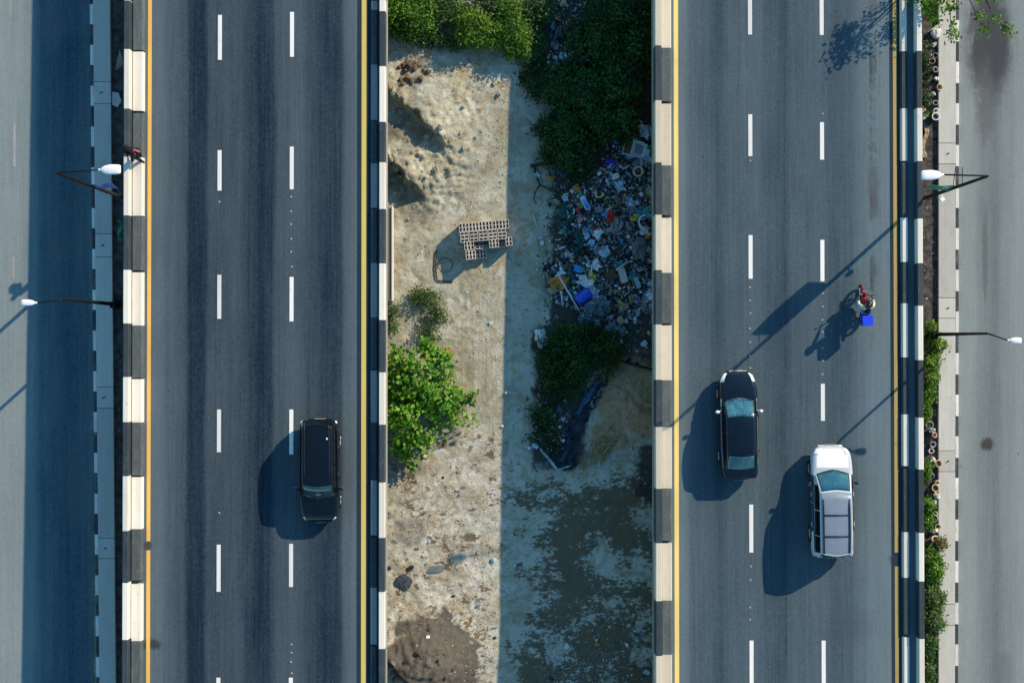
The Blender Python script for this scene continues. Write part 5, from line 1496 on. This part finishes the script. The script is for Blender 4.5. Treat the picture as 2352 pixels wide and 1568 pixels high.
def crumple(name, label, cat, u, v, s, mat, dz=.3, seed=0, jit=.22, rz=0.0, nu=16, nv=10):
    c = place(u, v, dz); mb = MB(); mb.blob((0, 0, 0), s, nu, nv, jit, seed); o = mb.obj(name, mat, None, smooth=False, loc=c); o.rotation_euler = (0, 0, rz); return tag(o, label, cat)
m_film = mat_plain('dark_film', (.035, .085, .115), .18, .7, 0, .5, 8, coat=.6); m_film2 = mat_plain('blue_film', (.03, .10, .17), .2, .7, 0, .5, 8, coat=.6)
crumple('plastic_bag', 'big crumpled dark translucent bag below the blue barrel', 'bag', 1371, 705, (.72, .58, .34), m_film, .3, 3, .12, R(20), 26, 16)
crumple('plastic_bag', 'flattened dark blue bag spreading below the big translucent one', 'bag', 1352, 737, (.62, .30, .16), m_film2, .3, 4, .2, R(-10), 20, 10)
crumple('plastic_bag', 'dark bag of mixed scraps next to the spreading bush', 'bag', 1412, 765, (.55, .62, .25), m_film, .15, 5, .18, 0, 20, 12)
crumple('rubbish_sack', 'grey crumpled sack near the middle of the tan parapet', 'sack', 1464, 572, (.34, .52, .24), mat_plain('grey_sack', (.13, .15, .16), .7, .3, 0, .4), .3, 6, .16, R(-10))
crumple('cushion', 'soft grey cushion beneath the white chair', 'cushion', 1470, 376, (.46, .22, .16), mat_plain('grey_cushion', (.17, .17, .18), .9), .35, 7, .06, R(14), 20, 12)
crumple('foam_pile', 'white crumpled foam piece at the edge of the spreading bush', 'foam', 1243, 777, (.30, .48, .14), mat_plain('foam_white', (.66, .72, .72), .8), .15, 8, .34, R(14))
crumple('stone_lump', 'reddish brown lump of brick rubble beside the broad leaved tree', 'rubble', 1031, 812, (.26, .24, .15), mat_plain('brick_red', (.32, .14, .10), .9, .2, 0, .3, 9), .12, 9, .2)
crumple('stone_lump', 'small reddish lump behind the broad leaved tree by the parapet', 'rubble', 905, 818, (.24, .2, .12), mat_plain('brick_pale', (.36, .22, .17), .9, .2, 0, .3, 9), .1, 10, .2)
crumple('rag', 'white torn cloth hanging over the heap by the tan parapet', 'cloth', 1476, 305, (.20, .42, .12), mat_plain('torn_white', (.40, .50, .58), .8, .2, 0, .3), .5, 11, .36, R(22))
crumple('rag', 'thin pale blue torn cloth nearest the tan parapet above the chair', 'cloth', 1495, 310, (.09, .36, .10), mat_plain('torn_blue', (.22, .36, .48), .8, .2, 0, .3), .5, 12, .36, R(24))
crumple('plastic_bag', 'pale flattened sheet half hidden between the tree and the shrubs', 'sheet', 1313, 142, (.62, .36, .10), mat_plain('pale_sheet', (.42, .52, .60), .6, .3, 0, .2), .45, 13, .2, R(-20))
crumple('plastic_bag', 'black rubbish bag in the litter strip at the top', 'bag', 1292, 68, (.42, .55, .24), mat_plain('black_bag', (.014, .018, .026), .25, .6, 0, .4, coat=.5), .2, 14, .16, R(-10))
crumple('plastic_bag', 'dark grey scrap of plastic on the sand under the broken beam', 'plastic scrap', 928, 1336, (.36, .38, .05), mat_plain('slate', (.045, .06, .075), .6), .05, 15, .2, R(20))
crumple('plastic_bag', 'worn blue grey patch of sheet on the pale sand', 'plastic scrap', 1000, 1306, (.46, .18, .03), mat_plain('slate_pale', (.14, .17, .19), .8), .03, 16, .2, R(10))
def ringy(name, label, cat, u, v, R0, r0, mat, a0=0.0, a1=2 * math.pi, dz=.4, tilt=.2):
    mb = MB(); n = 22; c = place(u, v, dz)
    mb.tube([c + Vector((R0 * math.cos(a0 + (a1 - a0) * i / n), R0 * math.sin(a0 + (a1 - a0) * i / n), R0 * math.sin(a0 + (a1 - a0) * i / n) * tilt)) for i in range(n + 1)], r0, 7)
    return tag(mb.obj(name, mat, smooth=True), label, cat)
m_beige = mat_plain('beige_foam', (.50, .44, .28), .8)
ringy('foam_ring', 'beige triangular foam ring below the grey cushion', 'foam', 1463, 397, .22, .055, m_beige)
ringy('foam_strip', 'beige foam strip bent beneath the white chair', 'foam', 1431, 378, .25, .05, m_beige, 3.6, 5.9)
ringy('foam_loop', 'yellow looped foam strip between the tree and the pale tray', 'foam', 1374, 449, .17, .05, mat_plain('yellow_foam', (.60, .50, .22), .8), 2.6, 6.6)
ringy('tub_rim', 'white curved rim of a broken tub near the tan parapet', 'tub', 1478, 512, .30, .05, m_wp, 1.5, 4.6)
ringy('tyre', 'old black tyre sunk in the rubbish beside the broken tub', 'tyre', 1490, 505, .22, .09, M['rubber'], dz=.35)
ringy('plastic_hoop', 'thin grey hoop beside the crumpled sack', 'hoop', 1484, 578, .19, .018, m_gs, -1.4, 1.6)
# dead branch and twigs
rt = thing('dead_branch', 'dead dark branch lying on the shaded sand by the trees', 'branch', place(1240, 385, .1))
for pth, r in (([(1218, 382), (1245, 378), (1290, 372)], .08), ([(1226, 380), (1230, 400), (1240, 425), (1262, 436), (1290, 440), (1316, 428)], .055), ([(1228, 372), (1240, 358), (1260, 350)], .03), ([(1240, 425), (1230, 440), (1226, 458), (1232, 470)], .035), ([(1232, 386), (1240, 402), (1246, 420)], .02), ([(1290, 440), (1275, 455), (1255, 462)], .02)):
    mb = MB(); mb.tube([place(u, v, .14 + .04 * math.sin(u)) - rt.location for u, v in pth], [r * (1 - .5 * k / len(pth)) for k in range(len(pth))], 6); mb.obj('limb', mat_plain('dead_wood', (.03, .028, .028), .9), rt, smooth=True)
# torn netting and the long torn cloth
def ribbon(name, label, cat, pts, w, mat, dz=.35, amp=.12, seed=0, n=26, holes=0.0):
    rr = random.Random(seed); mb = MB(); rows = []
    P_ = [place(u, v, 0) for u, v in pts]
    for i in range(n + 1):
        f = i / n * (len(P_) - 1); k = min(int(f), len(P_) - 2); p = P_[k].lerp(P_[k + 1], f - k)
        d = (P_[k + 1] - P_[k]); d.z = 0; d.normalize(); s = Vector((-d.y, d.x, 0))
        ww = w * (.75 + .5 * rr.random()) if not hasattr(w, '__len__') else (w[k] + (w[k + 1] - w[k]) * (f - k)) * (.62 + .76 * rr.random())
        row = []
        for j in range(9):
            q = p + s * ww * (j / 8 - .5) + d * rr.uniform(-.02, .02)
            q.z = gz(q.x, q.y) + dz + amp * math.sin(j * 1.5 + i * .35) * rr.uniform(.5, 1.1)
            row.append(q)
        rows.append(row)
    mb.grid(rows)
    if holes:
        mb.f = [f for f in mb.f if rr.random() > holes]; mb.m = [0] * len(mb.f)
    return tag(mb.obj(name, mat, smooth=True, solid=.006), label, cat)
m_net = mat_plain('green_net', (.02, .085, .075), .7, .3, 0, .5, 10)
ribbon('netting', 'torn dark green netting down the open side of the rubbish', 'netting', [(1288, 470), (1300, 510), (1318, 550), (1330, 590)], (.7, .9, .8, .4), m_net, .3, .1, 3, holes=.28)
ribbon('netting', 'grey teal netting bunched above the long pale pipe', 'netting', [(1252, 650), (1285, 636), (1318, 632)], (.5, .9, .6), mat_plain('teal_net', (.05, .12, .14), .6, .3, 0, .5, 10), .3, .12, 4, holes=.22)
ribbon('torn_cloth', 'long torn dark blue cloth strip running down to the sand', 'cloth', [(1385, 868), (1362, 905), (1335, 950), (1312, 1005), (1292, 1060)], (.45, .75, .7, 1.0, .8), mat_plain('tarp_blue', (.030, .050, .075), .75, .25, 0, .6, 3), .10, .16, 5, holes=.12)
ribbon('torn_cloth', 'paler blue fold lying along the upper torn cloth', 'cloth', [(1372, 872), (1348, 912), (1326, 950)], (.2, .3, .15), mat_plain('tarp_pale', (.05, .13, .24), .75, .25, 0, .3, 4), .22, .05, 6)
ribbon('torn_cloth', 'white fringe of torn cloth at the lower end of the dark strip', 'cloth', [(1240, 1030), (1262, 1055), (1280, 1078), (1310, 1068)], (.10, .12, .10, .08), mat_plain('fringe', (.50, .58, .62), .8), .12, .05, 7)
ribbon('torn_cloth', 'dark cloth corner under the white fringe', 'cloth', [(1262, 1040), (1292, 1062), (1322, 1060)], (.6, .8, .4), mat_plain('tarp_dark', (.010, .020, .032), .8), .06, .06, 8)
# planks along the foot of the brown mound
m_ply = mat_plain('straw_brown', (.29, .20, .095), .9, .2, 0, .6, 9)
for k in range(9):
    a, b_ = (1333 + k * 6.2 + random.uniform(-5, 5), 1078 - k * 2.5 + random.uniform(-8, 8)), (1368 + k * 5.2 + random.uniform(-7, 7), 1002 + k * 2 + random.uniform(-12, 12))
    mb = MB(); A, B_ = place(*a, .07), place(*b_, .12); d = (B_ - A); L_ = d.length
    mb.box((0, 0, 0), (L_, random.uniform(.06, .12), .03)); o = mb.obj('plank', m_ply, None, loc=(A + B_) / 2, bevel=.006); o.rotation_euler = (random.uniform(-.1, .1), -math.asin(d.z / L_), math.atan2(d.y, d.x) + random.uniform(-.06, .06))
    tag(o, '%s straw brown plank of the loose fan below the brown mound' % ('lowest', 'second lowest', 'third lowest', 'lower middle', 'middle', 'upper middle', 'third highest', 'second highest', 'highest')[k], 'plank', 'fan of straw brown planks below the mound')
stick('black timber lying along the top of the brown mound', [(1425, 828), (1460, 838), (1498, 848)], .06, mat_plain('burnt', (.02, .018, .016), .9), 'timber', 'timber', (.12, .12, .12))

# ------------------------------------------------------------------ rubbish: loose pieces
def inpoly(u, v, poly):
    c = False; j = len(poly) - 1
    for i in range(len(poly)):
        if (poly[i][1] > v) != (poly[j][1] > v) and u < (poly[j][0] - poly[i][0]) * (v - poly[i][1]) / (poly[j][1] - poly[i][1]) + poly[i][0]:
            c = not c
        j = i
    return c
MAIN = [(1345, 410), (1405, 345), (1440, 300), (1500, 285), (1500, 700), (1440, 740), (1370, 740), (1330, 720), (1265, 690), (1250, 655), (1275, 600), (1285, 520), (1290, 450)]
TOPS = [(1275, -20), (1345, -20), (1335, 110), (1325, 155), (1270, 180), (1222, 205), (1218, 150), (1262, 120)]
SIDE = [(1400, 700), (1500, 690), (1500, 850), (1430, 830), (1400, 780)]
LOW = [(1235, 860), (1300, 870), (1310, 930), (1290, 1040), (1215, 1030)]
BOT = [(1250, 1440), (1495, 1380), (1495, 1568), (1240, 1568)]
SAND = [(890, 1080), (1140, 1060), (1140, 1568), (1050, 1568), (890, 1400)]
TRACK = [(1150, 150), (1215, 210), (1250, 420), (1225, 600), (1200, 900), (1180, 1400), (1140, 1560), (1060, 1560), (1100, 900), (1040, 640), (900, 640), (900, 480), (1000, 460), (1140, 480)]
PAL = {'white': (.66, .70, .72), 'pale blue': (.36, .50, .62), 'grey': (.22, .24, .26), 'black': (.014, .018, .024), 'tan': (.42, .33, .19), 'orange': (.52, .24, .05), 'teal': (.05, .25, .28), 'bright blue': (.03, .30, .68), 'red': (.48, .03, .025), 'green': (.04, .26, .08), 'yellow': (.60, .46, .08), 'pink': (.62, .25, .32), 'brown': (.16, .09, .05)}
WEI = {'white': 20, 'pale blue': 15, 'grey': 14, 'black': 14, 'tan': 10, 'orange': 5, 'teal': 5, 'bright blue': 4, 'red': 1.6, 'green': 1.5, 'yellow': 3, 'pink': 1.5, 'brown': 4}
LM = {k: mat_plain('litter_' + k.replace(' ', '_'), c, .5, .4, 0, .25, 8) for k, c in PAL.items()}
def kind_mesh(kind, colour, var):
    rr = random.Random(hash_(kind + colour) + var); mb = MB()
    if kind == 'bag':
        mb.blob((0, 0, .05), (.14, .11, .07), 9, 6, .34, var * 7 + len(colour))
    elif kind == 'bottle':
        mb.lathe([(.035, -.13), (.040, -.12), (.040, .05), (.018, .10), (.018, .13)], 9, Matrix.Translation((0, 0, .04)) @ Matrix.Rotation(R(90), 4, 'Y'))
    elif kind == 'scrap':
        n = 4; rows = [[(.30 * (i / n - .5) * rr.uniform(.75, 1.2), .20 * (j / n - .5) * rr.uniform(.75, 1.2), .04 + rr.uniform(-.035, .05)) for j in range(n + 1)] for i in range(n + 1)]; mb.grid(rows)
    elif kind == 'sheet':
        n = 9; rows = []
        ph = [rr.uniform(0, 6.28) for _ in range(6)]
        for i in range(n + 1):
            row = []
            for j in range(n + 1):
                x, y = i / n - .5, j / n - .5
                ed = 1 + .35 * math.sin(7 * y + ph[0]) * abs(x) + .3 * math.sin(9 * x + ph[1]) * abs(y)
                row.append((.62 * x * ed + .03 * math.sin(11 * y + ph[2]), .42 * y * ed + .03 * math.sin(12 * x + ph[3]), .07 + .05 * math.sin(9 * x + 5 * y + ph[4]) + .04 * math.sin(14 * y - 6 * x + ph[5]) + rr.uniform(-.015, .015)))
            rows.append(row)
        mb.grid(rows)
    elif kind == 'strip':
        rows = [[(.36 * (i / 7 - .5), .04 * (j - .5) + .05 * math.sin(i * .9 + var), .05 + .03 * math.sin(i * 1.4 + var)) for j in range(2)] for i in range(8)]; mb.grid(rows)
    elif kind == 'carton':
        mb.box((0, 0, .05), (.18, .12, .09), Matrix.Rotation(.3, 3, 'X'))
    elif kind == 'cup':
        mb.lathe([(.035, -.06), (.05, .06), (.046, .055), (.032, -.05)], 10, Matrix.Translation((0, 0, .05)) @ Matrix.Rotation(R(70), 4, 'Y'), cap1=False)
    elif kind == 'lid':
        mb.lathe([(.08, 0), (.085, .012), (.07, .02)], 12, Matrix.Translation((0, 0, .05)) @ Matrix.Rotation(R(20), 4, 'Y'))
    return mb.mesh(kind, LM[colour], kind in ('bottle', 'cup', 'lid'))
def hash_(s): return sum((i + 1) * ord(c) for i, c in enumerate(s))
MESH = {}
LAND = [((1455, 345), 'the white chair'), ((1339, 681), 'the blue barrel'), ((1371, 705), 'the translucent bag'), ((1428, 634), 'the grey concrete chunk'), ((1342, 470), 'the pale tray'), ((1478, 512), 'the broken tub rim'), ((1464, 572), 'the grey sack'), ((1310, 530), 'the green netting'), ((1374, 449), 'the yellow foam loop'),
        ((1292, 68), 'the black bag at the top'), ((1313, 142), 'the pale flattened sheet'), ((1300, 880), 'the low dark bush'), ((1300, 1050), 'the torn dark cloth'), ((1110, 550), 'the block stack'), ((975, 700), 'the grey green weed'), ((985, 1510), 'the dark mound'), ((950, 900), 'the broad leaved tree'), ((1448, 920), 'the brown mound'), ((1461, 650), 'the speckled board'), ((1285, 640), 'the long pale pipe'), ((928, 1336), 'the dark grey scrap'), ((1240, 385), 'the dead branch'), ((1435, 1450), 'the muddy corner'), ((1420, 770), 'the bag of mixed scraps')]
def litter(u, v, s, dz=.0, force=None):
    colour = random.choices(list(WEI), list(WEI.values()))[0]
    kind = force or random.choices(['bag', 'scrap', 'strip', 'bottle', 'carton', 'cup', 'lid'], [26, 32, 18, 10, 7, 5, 4])[0]
    var = random.randrange(3)
    key = (kind, colour, var)
    if key not in MESH: MESH[key] = kind_mesh(*key)
    p = place(u, v, dz)
    o = link({'sheet': 'plastic_sheet', 'bag': 'crumpled_bag', 'scrap': 'plastic_scrap', 'strip': 'plastic_strip', 'bottle': 'bottle', 'carton': 'carton', 'cup': 'cup', 'lid': 'pot_lid'}[kind], MESH[key], None, p)
    o.rotation_euler = (random.uniform(-.4, .4), random.uniform(-.4, .4), random.uniform(0, 6.28)); o.scale = (s, s, s * random.uniform(.7, 1.2))
    near = min(LAND, key=lambda q: (q[0][0] - u) ** 2 + (q[0][1] - v) ** 2)
    du, dv = u - near[0][0], v - near[0][1]
    rel = ('above' if dv < 0 else 'below') if abs(dv) > abs(du) else 'beside'
    size = 'tiny' if s < .7 else 'small' if s < 1.1 else 'large'
    word = {'sheet': 'wrinkled sheet', 'bag': 'crumpled bag', 'scrap': 'flat scrap', 'strip': 'curled strip', 'bottle': 'bottle', 'carton': 'carton', 'cup': 'cup', 'lid': 'round lid'}[kind]
    tag(o, '%s %s %s among the litter %s %s' % (size, colour, word, rel, near[1]), {'sheet': 'sheet', 'bag': 'bag', 'scrap': 'plastic scrap', 'strip': 'plastic strip', 'bottle': 'bottle', 'carton': 'carton', 'cup': 'cup', 'lid': 'lid'}[kind], 'pieces of litter on the waste ground')
def scatter(poly, n, smin, smax, dz0=.05, dz1=.3, pw=1.6, force=None):
    us = [p[0] for p in poly]; vs = [p[1] for p in poly]; k = 0
    while k < n:
        u, v = random.uniform(min(us), max(us)), random.uniform(min(vs), max(vs))
        if inpoly(u, v, poly):
            litter(u, v, smin + (smax - smin) * random.random() ** pw, random.uniform(dz0, dz1), force); k += 1
SPILL = [(1232, 395), (1290, 380), (1320, 430), (1290, 520), (1270, 620), (1262, 700), (1300, 730), (1250, 745), (1228, 640), (1240, 520)]
ONBUSH = [(1380, 300), (1440, 270), (1420, 400), (1340, 420), (1290, 400)]
scatter(MAIN, 34, .55, 1.5, .16, .36, 1.3, 'sheet')
scatter(SPILL, 26, .5, 1.3, .03, .12)
scatter(ONBUSH, 10, .5, 1.1, .5, .9)
scatter(MAIN, 165, .6, 1.75, pw=1.9)
scatter(TOPS, 34, .6, 1.4)
scatter(SIDE, 16, .5, 1.2, .02, .08)
scatter(LOW, 26, .5, 1.3, .1, .4)
scatter(BOT, 22, .5, 1.3, .02, .05)
scatter(SAND, 16, .45, 1.0, .01, .03)
scatter(TRACK, 12, .5, 1.0, .01, .03)

def flecks(name, label, regions, mat, cols, wts, seed, kind='stuff'):
    """uncountable small pieces: bent quads, one mesh"""
    r = random.Random(seed); V, C = [], []
    for poly, n, smin, smax, zlo, zhi in regions:
        us = [p[0] for p in poly]; vs = [p[1] for p in poly]; k = 0
        while k < n:
            u, v = r.uniform(min(us), max(us)), r.uniform(min(vs), max(vs))
            if not inpoly(u, v, poly): continue
            k += 1
            p = on_ground(u, v, r.uniform(zlo, zhi)); s = smin + (smax - smin) * r.random() ** 2
            M3 = Matrix.Rotation(r.uniform(0, 6.28), 3, 'Z') @ Matrix.Rotation(r.gauss(0, .5), 3, 'X') @ Matrix.Rotation(r.gauss(0, .5), 3, 'Y')
            w = s * r.uniform(.25, 1.0)
            c = r.choices(cols, wts)[0]; f = r.uniform(.7, 1.25)
            for (x, y, z) in ((-s / 2, -w / 2, 0), (s / 2 * r.uniform(.4, 1), -w / 2, s * .12), (s / 2, w / 2 * r.uniform(.3, 1), 0), (-s / 2 * r.uniform(.5, 1), w / 2, s * .15)):
                V.append(p + M3 @ Vector((x, y, z))); C.append([q * f for q in c])
    V = np.array([tuple(q) for q in V]); C = np.array(C)
    o = link(name, fast_mesh(name, V, np.arange(len(V)).reshape(-1, 4), mat, C))
    return tag(o, label, name.replace('_', ' '), kind=kind)
t = NT('fleck'); a_ = t.n('Attribute', attribute_name='tint'); t.l(a_.outputs['Color'], t.b.inputs['Base Color']); t.b.inputs['Roughness'].default_value = .5; m_fleck = t.m
flecks('litter', 'dense small broken litter covering the rubbish heap', [(MAIN, 9000, .03, .20, -.02, .22), (TOPS, 700, .04, .18, -.02, .15), (SIDE, 420, .03, .10, 0, .05), (LOW, 520, .03, .13, .05, .45), ([(1390, 850), (1500, 840), (1500, 1150), (1400, 1080)], 260, .03, .12, .0, .05), (BOT, 800, .03, .12, .0, .03)], m_fleck,
       [PAL[k] for k in WEI], [20, 13, 17, 40, 8, 4, 5, 2, .8, 1, 2, .8, 8], 7)
flecks('litter', 'fine crumbs of litter spilling onto the shaded sand beside the rubbish', [(SPILL, 420, .03, .13, .0, .06), (ONBUSH, 60, .04, .12, .4, .8)], m_fleck, [PAL[k] for k in WEI], [24, 16, 16, 26, 8, 4, 5, 2, .8, 1, 2, .8, 8], 17)
flecks('gravel', 'small stones and crumbs scattered over the sand', [(SAND, 1500, .02, .08, .0, .02), (TRACK, 2000, .02, .08, 0, .02), ([(890, 100), (1180, 100), (1170, 480), (890, 480)], 1500, .02, .09, 0, .02), (BOT, 300, .03, .09, 0, .02), ([(1150, 1080), (1500, 1080), (1500, 1400), (1150, 1450)], 350, .02, .08, 0, .02)], m_fleck,
       [(.62, .60, .55), (.40, .36, .29), (.10, .085, .065), (.05, .045, .04), (.66, .70, .72)], [3, 3, 4, 2, 1.2], 8)
flecks('litter', 'bits of paper and leaf litter on the dark soil beside the pavements', [([(2122, 500), (2154, 500), (2154, 760), (2122, 760)], 90, .03, .12, .02, .06), ([(2122, 20), (2154, 20), (2154, 480), (2122, 480)], 60, .03, .12, .02, .06), ([(256, 700), (283, 700), (283, 1000), (256, 1000)], 50, .03, .10, .02, .06)], m_fleck,
       [PAL['white'], PAL['pale blue'], PAL['tan'], PAL['brown'], PAL['green']], [3, 3, 3, 4, 1], 9)
# a small blue cap on the kerb and clods on the dug mound
p = DP(2112, 1371, 'R', .02); mb = MB(); mb.blob((p.x, p.y, p.z + .03), (.07, .07, .045), 10, 6); tag(mb.obj('blue_cap', LM['bright blue'], smooth=True), 'bright blue cap lying beside the last yellow line', 'plastic cap')
m_sc = mat_plain('sand_clod', (.36, .34, .25), .95, .1, 0, .3, 7); m_dc = mat_plain('dark_clod', (.085, .078, .068), .95, .1, 0, .3, 7)
sclod = [MB().blob((0, 0, 0), (.17, .13, .11), 8, 6, .28, 90 + i).mesh('sand_clod', m_sc) for i in range(4)]
dclod = [MB().blob((0, 0, 0), (.17, .13, .10), 8, 6, .28, 95 + i).mesh('sand_clod', m_dc) for i in range(3)]
for (u0, v0, u1, v1, n_, sp, lab, ms) in ((893, 205, 1012, 322, 15, 11, 'pale clod of sand on the broken edge of the upper bank', sclod), (890, 350, 962, 440, 11, 10, 'pale clod of sand on the broken edge of the lower bank', sclod),
                                  (960, 330, 1060, 420, 14, 24, 'pale clod of sand strewn below the upper bank', sclod), (1000, 470, 1140, 180, 14, 60, 'small pale clod lying loose on the open sand', sclod), (905, 1470, 1070, 1560, 22, 28, 'dark clod of earth on the grey mound at the bottom', dclod)):
    for i in range(n_):
        f = random.random(); u, v = u0 + (u1 - u0) * f + random.gauss(0, sp), v0 + (v1 - v0) * f + random.gauss(0, sp)
        if u < 890: continue
        o = link('sand_clod', random.choice(ms), None, place(u, v, .02)); s = .3 + .9 * random.random() ** 2.4; o.scale = (s, s, s * .9); o.rotation_euler = (random.random() * 3, random.random() * 3, random.random() * 6)
        tag(o, lab, 'clod', 'earth clods on the sand bank')
clod = [MB().blob((0, 0, 0), (.16, .13, .09), 8, 6, .25, 70 + i).mesh('earth_clod', mat_plain('clod', (.145, .105, .065), .95, .1, 0, .3, 9)) for i in range(3)]
for i in range(26):
    u, v = random.gauss(948, 18), random.gauss(165, 18)
    o = link('earth_clod', clod[i % 3], None, place(u, v, .03)); s = random.uniform(.5, 1.3); o.scale = (s, s, s); o.rotation_euler = (random.random() * 3, random.random() * 3, random.random() * 6)
    tag(o, 'brown earth clod on the dug top of the eroded sand bank', 'clod', 'earth clods on the sand bank')
